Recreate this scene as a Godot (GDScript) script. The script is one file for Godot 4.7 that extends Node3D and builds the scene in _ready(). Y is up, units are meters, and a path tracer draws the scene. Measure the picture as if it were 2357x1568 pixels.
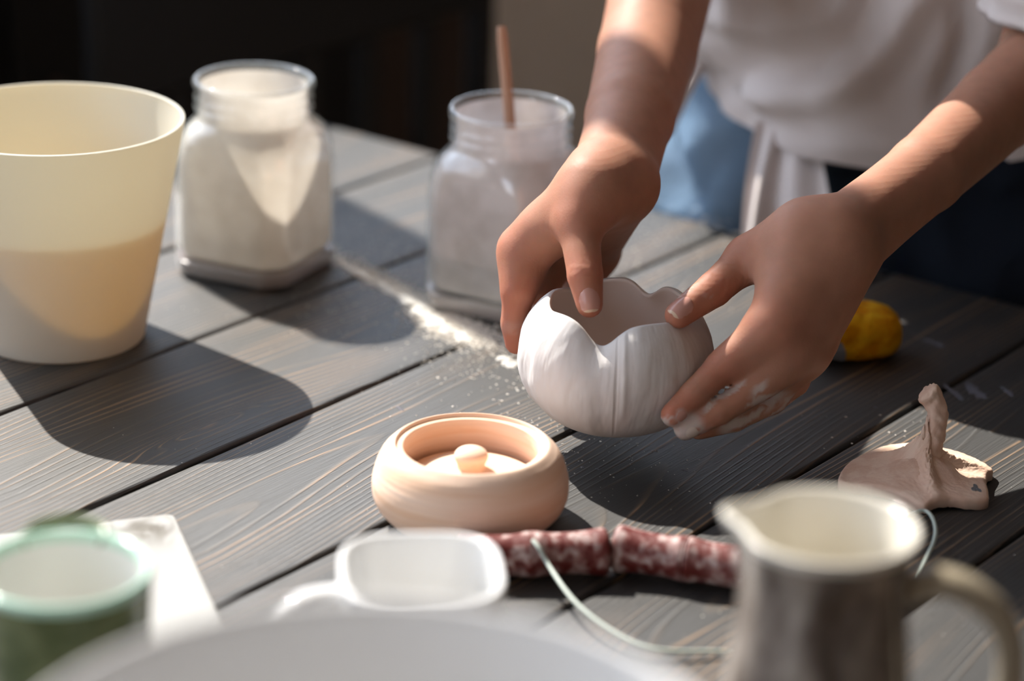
extends Node3D

# Metres, y up. TOP is the table top; the room is built in the table's own axes:
# local x runs across the planks, local -z runs along them (see room_point).
const TOP := 0.75
const TURN := -0.64970          # the table's and the room's turn about y
const PLANK := 0.11845          # plank width
const PLANK_START := -0.95888   # seam 0, across the planks
const FAR_END := 1.3340         # far end of the table, along the planks

var rng := RandomNumberGenerator.new()
var mats := {}

# ---------------------------------------------------------------- scene tree
func numbered(called: String) -> String:
	if not has_node(called):
		return called
	var k := 1
	while has_node("%s_%03d" % [called, k]):
		k += 1
	return "%s_%03d" % [called, k]

func tag(o: Node, label: String, category: String, group := "") -> Node:
	o.set_meta("label", label)
	o.set_meta("category", category)
	if group != "":
		o.set_meta("group", group)
	return o

func thing(called: String, label: String, category: String, where := Vector3.ZERO, turn := 0.0, group := "") -> Node3D:
	var o := Node3D.new()
	o.name = numbered(called)
	add_child(o)
	o.position = where + Vector3(0, TOP, 0)
	o.rotation.y = turn
	tag(o, label, category, group)
	return o

func part(called: String, mesh: Mesh, m: Material, parent: Node = self) -> MeshInstance3D:
	var o := MeshInstance3D.new()
	o.name = called
	o.mesh = mesh
	o.material_override = m
	parent.add_child(o, true)
	return o

func struct(called: String, mesh: Mesh, m: Material, turned := true) -> MeshInstance3D:
	var o := part(called, mesh, m)
	if turned:
		o.rotation.y = TURN
	o.set_meta("kind", "structure")
	return o

# ---------------------------------------------------------------- meshes
# v: positions; t: triangles wound counter-clockwise seen from outside (turned here for Godot)
func build(v: PackedVector3Array, t: PackedInt32Array, uv := PackedVector2Array(), smooth := true, colors := PackedColorArray()) -> ArrayMesh:
	var arr := []
	arr.resize(Mesh.ARRAY_MAX)
	var n := PackedVector3Array()
	if not smooth:
		var v2 := PackedVector3Array()
		var uv2 := PackedVector2Array()
		var t2 := PackedInt32Array()
		for i in range(0, t.size(), 3):
			var fn := (v[t[i + 1]] - v[t[i]]).cross(v[t[i + 2]] - v[t[i]]).normalized()
			for k in 3:
				v2.append(v[t[i + k]])
				n.append(fn)
				if uv.size():
					uv2.append(uv[t[i + k]])
				t2.append(i + k)
		v = v2
		t = t2
		uv = uv2
	else:
		n.resize(v.size())
		for i in range(0, t.size(), 3):
			var a := t[i]
			var b := t[i + 1]
			var c := t[i + 2]
			var fn := (v[b] - v[a]).cross(v[c] - v[a])
			n[a] += fn
			n[b] += fn
			n[c] += fn
		for i in n.size():
			n[i] = n[i].normalized()
	var w := PackedInt32Array()
	w.resize(t.size())
	for i in range(0, t.size(), 3):
		w[i] = t[i]
		w[i + 1] = t[i + 2]
		w[i + 2] = t[i + 1]
	arr[Mesh.ARRAY_VERTEX] = v
	arr[Mesh.ARRAY_NORMAL] = n
	arr[Mesh.ARRAY_INDEX] = w
	if uv.size():
		arr[Mesh.ARRAY_TEX_UV] = uv
	if colors.size():
		arr[Mesh.ARRAY_COLOR] = colors
	var m := ArrayMesh.new()
	m.add_surface_from_arrays(Mesh.PRIMITIVE_TRIANGLES, arr)
	return m

# a sheet of points f(u, v), u and v in 0..1; normal is d/du x d/dv
func sheet(nu: int, nv: int, f: Callable, wrap_u := false, flip := false, with_uv := false) -> ArrayMesh:
	var v := PackedVector3Array()
	var uv := PackedVector2Array()
	var cols := nu if wrap_u else nu + 1
	for j in nv + 1:
		for i in cols:
			v.append(f.call(float(i) / nu, float(j) / nv))
			if with_uv:
				uv.append(Vector2(float(i) / nu, float(j) / nv))
	var t := PackedInt32Array()
	for j in nv:
		for i in nu:
			var a := j * cols + i
			var b := j * cols + (i + 1) % cols
			var c := a + cols
			var d := b + cols
			if flip:
				t.append_array([a, c, b, b, c, d])
			else:
				t.append_array([a, b, c, b, d, c])
	return build(v, t, uv)

# rounds the corners of a profile: each entry is (r, y, fillet)
func rounded(p: Array, steps := 4) -> PackedVector2Array:
	var out := PackedVector2Array()
	for i in p.size():
		var c := Vector2(p[i][0], p[i][1])
		var f: float = p[i][2] if p[i].size() > 2 else 0.0
		if i == 0 or i == p.size() - 1 or f <= 0.0:
			out.append(c)
			continue
		var a := Vector2(p[i - 1][0], p[i - 1][1])
		var b := Vector2(p[i + 1][0], p[i + 1][1])
		var da := (a - c).normalized() * minf(f, a.distance_to(c) * 0.49)
		var db := (b - c).normalized() * minf(f, b.distance_to(c) * 0.49)
		for k in steps + 1:
			var s := float(k) / steps
			out.append((c + da).lerp(c, s).lerp(c.lerp(c + db, s), s))
	return out

# splits long runs of a profile so that smooth normals stay put
func dense(p: PackedVector2Array, step: float) -> PackedVector2Array:
	var out := PackedVector2Array([p[0]])
	for i in range(1, p.size()):
		var k := maxi(1, int(ceil(p[i - 1].distance_to(p[i]) / step)))
		for s in k:
			out.append(p[i - 1].lerp(p[i], float(s + 1) / k))
	return out

# turned about y; shape(r, y, angle) -> radius there, for squares, lobes and wobble
func lathe(p: PackedVector2Array, segs := 96, shape = null, with_uv := false) -> ArrayMesh:
	var n := p.size() - 1
	return sheet(segs, n, func(u, v):
		var q := p[int(round(v * n))]
		var a: float = u * TAU
		var r: float = shape.call(q.x, q.y, a) if shape != null else q.x
		return Vector3(cos(a) * r, q.y, sin(a) * r), not with_uv, true, with_uv)

func square_radius(a: float, n: float) -> float:
	return pow(pow(absf(cos(a)), n) + pow(absf(sin(a)), n), -1.0 / n)

func curve(pts: Array, steps: int) -> PackedVector3Array:
	var out := PackedVector3Array()
	for i in pts.size() - 1:
		var a: Vector3 = pts[maxi(i - 1, 0)]
		var b: Vector3 = pts[i]
		var c: Vector3 = pts[i + 1]
		var d: Vector3 = pts[mini(i + 2, pts.size() - 1)]
		for k in steps:
			out.append(b.cubic_interpolate(c, a, d, float(k) / steps))
	out.append(pts[-1])
	return out

# a swept tube with rounded ends; radius(s) for s in 0..1; flat squashes it along the second axis
func tube(path: PackedVector3Array, radius: Callable, sides := 14, flat := 1.0, up := Vector3.UP) -> ArrayMesh:
	var v := PackedVector3Array()
	var t := PackedInt32Array()
	var n := path.size()
	var side := Vector3.ZERO
	for i in n:
		var d := (path[mini(i + 1, n - 1)] - path[maxi(i - 1, 0)]).normalized()
		if i == 0:
			side = d.cross(up)
			if side.length() < 1e-4:
				side = d.cross(Vector3.RIGHT)
		side = (side - d * side.dot(d)).normalized()
		var over := side.cross(d).normalized()
		var r: float = radius.call(float(i) / (n - 1))
		for k in sides:
			var a := TAU * k / sides
			v.append(path[i] + (side * cos(a) + over * sin(a) * flat) * r)
	for i in n - 1:
		for k in sides:
			var a := i * sides + k
			var b := i * sides + (k + 1) % sides
			t.append_array([a, a + sides, b, b, a + sides, b + sides])
	v.append(path[0])
	v.append(path[n - 1])
	for k in sides:
		t.append_array([v.size() - 2, k, (k + 1) % sides])
		t.append_array([v.size() - 1, (n - 1) * sides + (k + 1) % sides, (n - 1) * sides + k])
	return build(v, t)

# a box with chamfered edges
func box_into(v: PackedVector3Array, t: PackedInt32Array, lo: Vector3, hi: Vector3, c := 0.002) -> void:
	c = minf(c, minf(minf(hi.x - lo.x, hi.y - lo.y), hi.z - lo.z) * 0.45)
	var base := v.size()
	var mid := (lo + hi) / 2
	var h := (hi - lo) / 2
	var id := {}
	for x in [-1, 1]:
		for y in [-1, 1]:
			for z in [-1, 1]:
				for ax in 3:
					var q := Vector3(x * (h.x - c), y * (h.y - c), z * (h.z - c))
					q[ax] += [x, y, z][ax] * c
					id[[x, y, z, ax]] = v.size()
					v.append(mid + q)
	var tri := func(a, b, d):
		var nrm := (v[b] - v[a]).cross(v[d] - v[a])
		if nrm.dot((v[a] + v[b] + v[d]) / 3 - mid) > 0:
			t.append_array([a, b, d])
		else:
			t.append_array([a, d, b])
	for ax in 3:
		for s in [-1, 1]:
			var q := []
			for e in [[-1, -1], [1, -1], [1, 1], [-1, 1]]:
				var k := [0, 0, 0]
				k[ax] = s
				k[(ax + 1) % 3] = e[0]
				k[(ax + 2) % 3] = e[1]
				q.append(id[[k[0], k[1], k[2], ax]])
			tri.call(q[0], q[1], q[2])
			tri.call(q[0], q[2], q[3])
		for e in [[-1, -1], [1, -1], [1, 1], [-1, 1]]:
			var k := [-1, 0, 0]
			k[(ax + 0) % 3] = -1
			k[(ax + 1) % 3] = e[0]
			k[(ax + 2) % 3] = e[1]
			var k2 := k.duplicate()
			k2[ax] = 1
			var a1 := (ax + 1) % 3
			var a2 := (ax + 2) % 3
			var p0 = id[[k[0], k[1], k[2], a1]]
			var p1 = id[[k[0], k[1], k[2], a2]]
			var p2 = id[[k2[0], k2[1], k2[2], a2]]
			var p3 = id[[k2[0], k2[1], k2[2], a1]]
			tri.call(p0, p1, p2)
			tri.call(p0, p2, p3)
	for x in [-1, 1]:
		for y in [-1, 1]:
			for z in [-1, 1]:
				tri.call(id[[x, y, z, 0]], id[[x, y, z, 1]], id[[x, y, z, 2]])

func boxes(list: Array, c := 0.002) -> ArrayMesh:
	var v := PackedVector3Array()
	var t := PackedInt32Array()
	for b in list:
		box_into(v, t, b[0], b[1], c)
	return build(v, t, PackedVector2Array(), false)

# a solid slab over an outline (x, z), rounded over its top edge; height(p) gives the top
func slab(outline: PackedVector2Array, thick: float, round_over: float, top = null, rings := 10, tint = null) -> ArrayMesh:
	var n := outline.size()
	var mid := Vector2.ZERO
	for p in outline:
		mid += p / n
	var v := PackedVector3Array()
	var t := PackedInt32Array()
	var h := func(p): return top.call(p) if top != null else 0.0
	v.append(Vector3(mid.x, thick + h.call(mid), mid.y))
	for j in range(1, rings + 1):
		for i in n:
			var d := (outline[i] - mid)
			var inner := d * (1.0 - round_over / d.length())
			var p := mid + inner * j / rings
			v.append(Vector3(p.x, thick + h.call(p), p.y))
	var rows := rings
	for k in range(1, 5):
		var a := PI / 2 * k / 4
		for i in n:
			var d := (outline[i] - mid)
			var p := mid + d * (1.0 - round_over * (1.0 - sin(a)) / d.length())
			v.append(Vector3(p.x, thick + h.call(p) - round_over * (1.0 - cos(a)), p.y))
		rows += 1
	for i in n:
		var p := outline[i]
		v.append(Vector3(p.x, h.call(p) * 1.0, p.y))
	rows += 1
	for i in n:
		var p := mid + (outline[i] - mid) * 0.9
		v.append(Vector3(p.x, h.call(p), p.y))
	rows += 1
	for i in n:
		var k := (i + 1) % n
		t.append_array([0, 1 + k, 1 + i])
		for j in rows - 1:
			var a := 1 + j * n
			t.append_array([a + i, a + k, a + n + i, a + k, a + n + k, a + n + i])
	v.append(Vector3(mid.x, h.call(mid), mid.y))
	for i in n:
		var a := 1 + (rows - 1) * n
		t.append_array([v.size() - 1, a + i, a + (i + 1) % n])
	var col := PackedColorArray()
	if tint != null:
		for p in v:
			col.append(tint.call(p))
	return build(v, t, PackedVector2Array(), true, col)

# ---------------------------------------------------------------- materials
func mat(called: String, color: Color, rough := 0.6, spec := 0.5, metal := 0.0) -> StandardMaterial3D:
	var m := StandardMaterial3D.new()
	m.resource_name = called
	m.albedo_color = color
	m.roughness = rough
	m.metallic_specular = spec
	m.metallic = metal
	m.cull_mode = BaseMaterial3D.CULL_DISABLED
	mats[called] = m
	return m

func noise(kind: int, freq: float, octaves := 3, s := 1) -> FastNoiseLite:
	var n := FastNoiseLite.new()
	n.noise_type = kind
	n.frequency = freq
	n.seed = s
	n.fractal_octaves = octaves
	return n

func mottle(m: StandardMaterial3D, a: Color, b: Color, scale: float, lo := 0.35, hi := 0.65, s := 5, stretch := Vector3.ONE) -> void:
	var g := Gradient.new()
	g.offsets = PackedFloat32Array([lo, hi])
	g.colors = PackedColorArray([a, b])
	var t := NoiseTexture2D.new()
	t.width = 512
	t.height = 512
	t.seamless = true
	t.noise = noise(FastNoiseLite.TYPE_SIMPLEX_SMOOTH, 0.012, 5, s)
	t.color_ramp = g
	m.albedo_color = Color.WHITE
	m.albedo_texture = t
	m.uv1_triplanar = true
	m.uv1_scale = Vector3.ONE * scale * stretch

func bump(m: StandardMaterial3D, scale: float, strength: float, s := 9, freq := 0.03) -> void:
	var t := NoiseTexture2D.new()
	t.width = 512
	t.height = 512
	t.seamless = true
	t.as_normal_map = true
	t.bump_strength = 6.0
	t.noise = noise(FastNoiseLite.TYPE_SIMPLEX_SMOOTH, freq, 4, s)
	m.normal_enabled = true
	m.normal_texture = t
	m.normal_scale = strength
	if not m.uv1_triplanar:
		m.uv1_triplanar = true
		m.uv1_scale = Vector3.ONE * scale

# stained softwood: rings cut lengthwise, drawn as pale lines where the stain has worn off the hard grain
func wood(s: int, knots: Array) -> StandardMaterial3D:
	var w := 2048
	var h := 384
	var warp := noise(FastNoiseLite.TYPE_SIMPLEX_SMOOTH, 0.0022, 2, s)
	var fine := noise(FastNoiseLite.TYPE_SIMPLEX_SMOOTH, 0.02, 2, s + 7)
	var streak := noise(FastNoiseLite.TYPE_SIMPLEX_SMOOTH, 0.5, 2, s + 11)
	var wear := noise(FastNoiseLite.TYPE_SIMPLEX_SMOOTH, 0.006, 4, s + 13)
	var img := Image.create(w, h, false, Image.FORMAT_RGB8)
	var hgt := Image.create(w, h, false, Image.FORMAT_RGB8)
	var data := PackedByteArray()
	var hd := PackedByteArray()
	data.resize(w * h * 3)
	hd.resize(w * h * 3)
	var base := Vector3(0.074, 0.073, 0.068)
	var line := Vector3(0.58, 0.44, 0.29)
	for x in w:
		var drift := warp.get_noise_2d(x * 0.6, 5.0) * 0.16
		var deep := 0.16 + 0.14 * absf(warp.get_noise_2d(x * 0.4, 300.0))
		var r0 := 0.0
		for y in h:
			var v := float(y) / h - 0.5 - drift
			var r := sqrt(v * v + deep * deep) * 36.0 + fine.get_noise_2d(x * 0.12, y * 0.35) * 0.55 + warp.get_noise_2d(x * 0.6, y * 2.0 + 900.0) * 1.3
			var kn := 0.0
			for k in knots:
				var dx: float = (x - k.x) / 46.0
				var dy: float = (y - k.y) / 17.0
				var q := dx * dx + dy * dy
				if q < 9.0:
					kn = maxf(kn, exp(-q * 2.5))
					r += 3.6 * exp(-q * 0.8)
			var steep := smoothstep(0.008, 0.045, absf(r - r0))
			r0 = r
			var f := r - floorf(r)
			var late := smoothstep(0.62, 0.88, f) * (1.0 - smoothstep(0.93, 1.0, f)) * (0.25 + 0.75 * steep)
			var st := streak.get_noise_2d(x * 0.03, y * 1.4)
			var worn_or_sunlit := clampf(0.55 + wear.get_noise_2d(x * 0.5, y * 1.6) * 1.3, 0.12, 1.0)
			var c := base * (1.0 + 0.34 * st) + (line - base) * late * worn_or_sunlit * 0.95 + Vector3(0.05, 0.03, 0.015) * kn
			var o := (y * w + x) * 3
			data[o] = clampi(int(c.x * 255), 0, 255)
			data[o + 1] = clampi(int(c.y * 255), 0, 255)
			data[o + 2] = clampi(int(c.z * 255), 0, 255)
			var hh := clampi(int(110 + late * 80 + st * 46 + kn * 20), 0, 255)
			hd[o] = hh
			hd[o + 1] = hh
			hd[o + 2] = hh
	img = Image.create_from_data(w, h, false, Image.FORMAT_RGB8, data)
	hgt = Image.create_from_data(w, h, false, Image.FORMAT_RGB8, hd)
	var nm := hgt.duplicate()
	nm.bump_map_to_normal_map(2.0)
	var m := mat("stained_wood_%d" % s, Color.WHITE, 0.58, 0.88)
	m.albedo_texture = ImageTexture.create_from_image(img)
	m.normal_enabled = true
	m.normal_texture = ImageTexture.create_from_image(nm)
	m.normal_scale = 0.8
	return m

# ---------------------------------------------------------------- where things stand
func room_point(across: float, y: float, along: float) -> Vector3:
	return Vector3(0.79630 * across + 0.60490 * along, y, 0.60490 * across - 0.79630 * along)

func _ready() -> void:
	rng.seed = 7
	# camera: 91 mm on a full frame, looking down over the table
	var cam := Camera3D.new()
	cam.name = "camera"
	var roll := 0.029552
	var pitch := 0.370922
	var right := Vector3(cos(roll), sin(roll) * cos(pitch), -sin(roll) * sin(pitch))
	var up := Vector3(-sin(roll), cos(roll) * cos(pitch), -cos(roll) * sin(pitch))
	cam.transform = Transform3D(Basis(right, up, right.cross(up)), Vector3(0, TOP + 0.53, 0))
	cam.keep_aspect = Camera3D.KEEP_HEIGHT
	cam.near = 0.02
	cam.far = 60.0
	var lens := CameraAttributesPhysical.new()
	lens.frustum_focal_length = 91.03
	lens.exposure_aperture = 3.64
	lens.frustum_focus_distance = 1.30
	lens.frustum_near = 0.02
	lens.frustum_far = 60.0
	cam.attributes = lens
	add_child(cam)
	cam.fov = 15.02
	cam.current = true
	# sky and exposure
	var env := Environment.new()
	var sky := Sky.new()
	var air := ProceduralSkyMaterial.new()
	air.sky_top_color = Color(0.80, 0.86, 0.95)
	air.sky_horizon_color = Color(0.95, 0.95, 0.96)
	air.ground_bottom_color = Color(0.42, 0.40, 0.38)
	air.ground_horizon_color = Color(0.60, 0.60, 0.60)
	air.sky_energy_multiplier = 1.85
	air.ground_energy_multiplier = 1.2
	sky.sky_material = air
	env.background_mode = Environment.BG_SKY
	env.sky = sky
	env.tonemap_mode = Environment.TONE_MAPPER_LINEAR
	env.tonemap_exposure = 1.24
	env.sdfgi_enabled = true
	env.ssao_enabled = true
	env.ssil_enabled = true
	var we := WorldEnvironment.new()
	we.name = "environment"
	we.environment = env
	add_child(we)
	# sun: low afternoon light through the windows behind the left of the table
	var sun := DirectionalLight3D.new()
	sun.name = "sun"
	sun.light_color = Color(1.0, 0.97, 0.93)
	sun.light_energy = 3.0
	sun.light_angular_distance = 0.53
	sun.shadow_enabled = true
	add_child(sun)
	sun.look_at_from_position(Vector3.ZERO, Vector3(0.4325, -0.6947, 0.5748), Vector3.UP)

	make_materials()
	make_room()
	make_table()
	make_background()
	make_bucket()
	make_jars()
	make_pot()
	make_pumpkin_bowl()
	make_pumpkin_lid()
	make_cutter()
	make_slab_and_cup()
	make_mug()
	make_pitcher()
	make_planter()
	make_sponge()
	make_powder()
	make_crumbs()
	make_person()

func make_materials() -> void:
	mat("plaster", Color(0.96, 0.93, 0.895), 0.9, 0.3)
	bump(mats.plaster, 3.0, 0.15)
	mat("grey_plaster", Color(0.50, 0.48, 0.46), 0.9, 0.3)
	bump(mats.grey_plaster, 3.0, 0.15)
	mat("floor_wood", Color(0.38, 0.30, 0.24), 0.6, 0.4)
	mottle(mats.floor_wood, Color(0.50, 0.42, 0.34), Color(0.62, 0.53, 0.44), 1.5)
	mat("white_paint", Color(0.85, 0.85, 0.84), 0.5, 0.5)
	mat("black_paint", Color(0.028, 0.026, 0.026), 0.55, 0.4)
	mat("brown_wood", Color(0.23, 0.18, 0.15), 0.7, 0.4)
	var pane := mat("pane", Color(0.95, 0.97, 1.0, 0.06), 0.02, 0.5)
	pane.transparency = BaseMaterial3D.TRANSPARENCY_ALPHA
	var glass := mat("jar_glass", Color(0.93, 0.96, 0.95, 0.10), 0.03, 0.6)
	glass.transparency = BaseMaterial3D.TRANSPARENCY_ALPHA
	mat("base_glass", Color(0.56, 0.52, 0.51), 0.25, 0.5)
	mat("dark_gap", Color(0.05, 0.045, 0.04), 0.9, 0.2)
	var plastic := mat("bucket_plastic", Color(0.87, 0.86, 0.81), 0.38, 0.5)
	plastic.backlight = Color(0.78, 0.755, 0.68)
	plastic.backlight_enabled = true
	var film := mat("beige_dust", Color(0.80, 0.73, 0.65), 0.95, 0.2)
	mottle(film, Color(0.86, 0.835, 0.80), Color(0.92, 0.905, 0.88), 7.0, 0.2, 0.8, 3)
	film.backlight_enabled = true
	film.backlight = Color(0.90, 0.885, 0.86)
	var film2 := mat("grey_dust", Color(0.78, 0.73, 0.70), 0.95, 0.2)
	mottle(film2, Color(0.86, 0.83, 0.81), Color(0.94, 0.92, 0.91), 7.0, 0.2, 0.8, 4)
	film2.backlight_enabled = true
	film2.backlight = Color(1.0, 0.97, 0.95)
	var slip := mat("tan_slip", Color(0.97, 0.84, 0.60), 0.5, 0.4)
	slip.backlight_enabled = true
	slip.backlight = Color(1.0, 0.86, 0.60)
	mat("grey_powder", Color(0.54, 0.50, 0.47), 0.95, 0.2)
	mat("stick_wood", Color(0.76, 0.60, 0.50), 0.7, 0.4)
	mat("bisque", Color(0.93, 0.80, 0.71), 0.85, 0.3)
	mottle(mats.bisque, Color(0.92, 0.755, 0.625), Color(0.955, 0.835, 0.745), 5.0, 0.3, 0.7, 8, Vector3(0.25, 3.0, 0.25))
	bump(mats.bisque, 20.0, 0.12)
	mat("white_slip", Color(0.88, 0.875, 0.865), 0.8, 0.3)
	mottle(mats.white_slip, Color(0.855, 0.84, 0.825), Color(0.88, 0.87, 0.86), 5.0, 0.25, 0.6, 12, Vector3(2.2, 0.5, 2.2))
	bump(mats.white_slip, 20.0, 0.10)
	mat("bowl_lining", Color(0.94, 0.885, 0.85), 0.85, 0.3)
	for m in [mats.bowl_lining, mats.white_slip]:
		m.backlight_enabled = true
		m.backlight = Color(0.50, 0.42, 0.38)
	mat("raw_clay", Color(0.66, 0.53, 0.46), 0.9, 0.25)
	mottle(mats.raw_clay, Color(0.87, 0.73, 0.645), Color(0.91, 0.80, 0.72), 12.0)
	bump(mats.raw_clay, 20.0, 0.2, 21, 0.05)
	mat("clay_stain", Color(0.50, 0.51, 0.53), 0.9, 0.25)
	mat("red_clay", Color(0.55, 0.16, 0.12), 0.6, 0.4)
	mottle(mats.red_clay, Color(0.37, 0.125, 0.105), Color(0.74, 0.66, 0.64), 16.0, 0.42, 0.74, 31)
	bump(mats.red_clay, 20.0, 0.2)
	mat("cord", Color(0.72, 0.76, 0.72), 0.45, 0.5)
	mat("plaster_slab", Color(0.90, 0.90, 0.88), 0.9, 0.3)
	mats.plaster_slab.albedo_color = Color.WHITE
	mats.plaster_slab.vertex_color_use_as_albedo = true
	mat("green_glaze", Color(0.30, 0.40, 0.27), 0.18, 0.5)
	mottle(mats.green_glaze, Color(0.33, 0.37, 0.25), Color(0.45, 0.48, 0.35), 6.0)
	mat("mint_glaze", Color(0.72, 0.86, 0.78), 0.12, 0.5)
	mat("pale_glaze", Color(0.88, 0.88, 0.86), 0.35, 0.5)
	mat("white_glaze", Color(0.91, 0.91, 0.905), 0.05, 0.5)
	mat("white_bisque", Color(0.82, 0.82, 0.82), 0.6, 0.4)
	mat("cream_glaze", Color(0.885, 0.865, 0.815), 0.10, 0.5)
	mat("stone_glaze", Color(0.42, 0.37, 0.33), 0.14, 0.5)
	mottle(mats.stone_glaze, Color(0.30, 0.255, 0.225), Color(0.64, 0.60, 0.56), 5.0, 0.3, 0.66, 17, Vector3(1.6, 0.6, 1.6))
	mat("handle_glaze", Color(0.66, 0.62, 0.54), 0.12, 0.5)
	mat("yellow_sponge", Color(0.80, 0.55, 0.05), 0.95, 0.2)
	mottle(mats.yellow_sponge, Color(0.74, 0.47, 0.03), Color(0.84, 0.64, 0.12), 8.0, 0.35, 0.65, 19)
	bump(mats.yellow_sponge, 20.0, 0.5, 23, 0.06)
	mat("crumb", Color(0.86, 0.84, 0.80), 0.9, 0.3)
	mat("smear", Color(0.40, 0.40, 0.43), 0.7, 0.3)
	mat("powder", Color(0.90, 0.89, 0.86), 0.95, 0.2)
	bump(mats.powder, 30.0, 0.6, 33, 0.1)
	var skin := mat("skin", Color.WHITE, 0.55, 0.32)
	skin.vertex_color_use_as_albedo = true
	bump(skin, 14.0, 0.07, 27, 0.10)
	skin.subsurf_scatter_enabled = true
	skin.subsurf_scatter_strength = 0.25
	mat("hair", Color(0.16, 0.10, 0.07), 0.6, 0.4)
	mat("nail", Color(0.74, 0.55, 0.50), 0.22, 0.5)
	mat("nail_tip", Color(0.80, 0.70, 0.60), 0.3, 0.5)
	mat("dried_clay", Color(0.78, 0.72, 0.67), 0.9, 0.25)
	var linen := mat("white_linen", Color(0.86, 0.82, 0.80), 0.9, 0.2)
	bump(linen, 12.0, 0.12, 61, 0.2)
	linen.backlight_enabled = true
	linen.backlight = Color(0.35, 0.34, 0.34)
	var denim := mat("denim", Color(0.20, 0.30, 0.44), 0.9, 0.2)
	denim.albedo_color = Color.WHITE
	denim.vertex_color_use_as_albedo = true
	bump(denim, 14.0, 0.3, 73, 0.2)

# ---------------------------------------------------------------- the room
func make_room() -> void:
	# local x across (window wall at -1.9), local z = -along
	var floor_o := struct("floor", boxes([[Vector3(-2.1, -0.1, -3.6), Vector3(2.7, 0.0, 2.6)]]), mats.floor_wood)
	struct("ceiling", boxes([[Vector3(-2.1, 3.0, -3.6), Vector3(2.7, 3.1, 2.6)]]), mats.plaster)
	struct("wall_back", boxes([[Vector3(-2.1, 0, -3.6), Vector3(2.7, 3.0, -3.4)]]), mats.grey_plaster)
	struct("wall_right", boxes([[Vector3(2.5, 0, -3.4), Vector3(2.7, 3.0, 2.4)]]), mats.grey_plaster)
	# window wall: sill 1.1 m, head 2.9 m
	struct("wall_left", boxes([
		[Vector3(-2.1, 0, -3.4), Vector3(-1.9, 1.1, 2.4)],
		[Vector3(-2.1, 2.9, -3.4), Vector3(-1.9, 3.0, 2.4)],
		[Vector3(-2.1, 1.1, -3.4), Vector3(-1.9, 2.9, -3.1)],
		[Vector3(-2.1, 1.1, 2.1), Vector3(-1.9, 2.9, 2.4)]]), mats.plaster)
	# the wall behind the camera holds an added, unseen window for fill light
	struct("wall_front", boxes([
		[Vector3(-2.1, 0, 2.4), Vector3(2.7, 0.8, 2.6)],
		[Vector3(-2.1, 2.9, 2.4), Vector3(2.7, 3.0, 2.6)],
		[Vector3(-2.1, 0.8, 2.4), Vector3(-1.6, 2.9, 2.6)],
		[Vector3(-0.7, 0.8, 2.4), Vector3(2.7, 2.9, 2.6)]]), mats.plaster)
	var w1 := struct("window_1", boxes([
		[Vector3(-2.03, 1.1, -3.1), Vector3(-1.95, 1.15, 2.1)],
		[Vector3(-2.03, 2.85, -3.1), Vector3(-1.95, 2.9, 2.1)]]), mats.white_paint)
	for a in [-3.075, -2.190, -1.440, -0.690, 0.060, 0.810, 1.560, 2.075]:
		var half := 0.0305
		part("mullion", boxes([[Vector3(-2.02, 1.15, a - half), Vector3(-1.96, 2.85, a + half)]]), mats.white_paint, w1)
	part("pane", boxes([[Vector3(-1.993, 1.15, -3.1), Vector3(-1.988, 2.85, 2.1)]], 0.0005), mats.pane, w1)
	var w2 := struct("added_window_2", boxes([  # invented opening, out of view, brightening the sides that face the camera
		[Vector3(-1.6, 0.8, 2.46), Vector3(-0.7, 0.86, 2.54)],
		[Vector3(-1.6, 2.84, 2.46), Vector3(-0.7, 2.9, 2.54)]]), mats.white_paint)
	for a in [-1.57, -0.73]:
		part("mullion", boxes([[Vector3(a - 0.03, 0.86, 2.47), Vector3(a + 0.03, 2.84, 2.53)]]), mats.white_paint, w2)
	part("pane", boxes([[Vector3(-1.6, 0.86, 2.498), Vector3(-0.7, 2.84, 2.503)]], 0.0005), mats.pane, w2)

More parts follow.
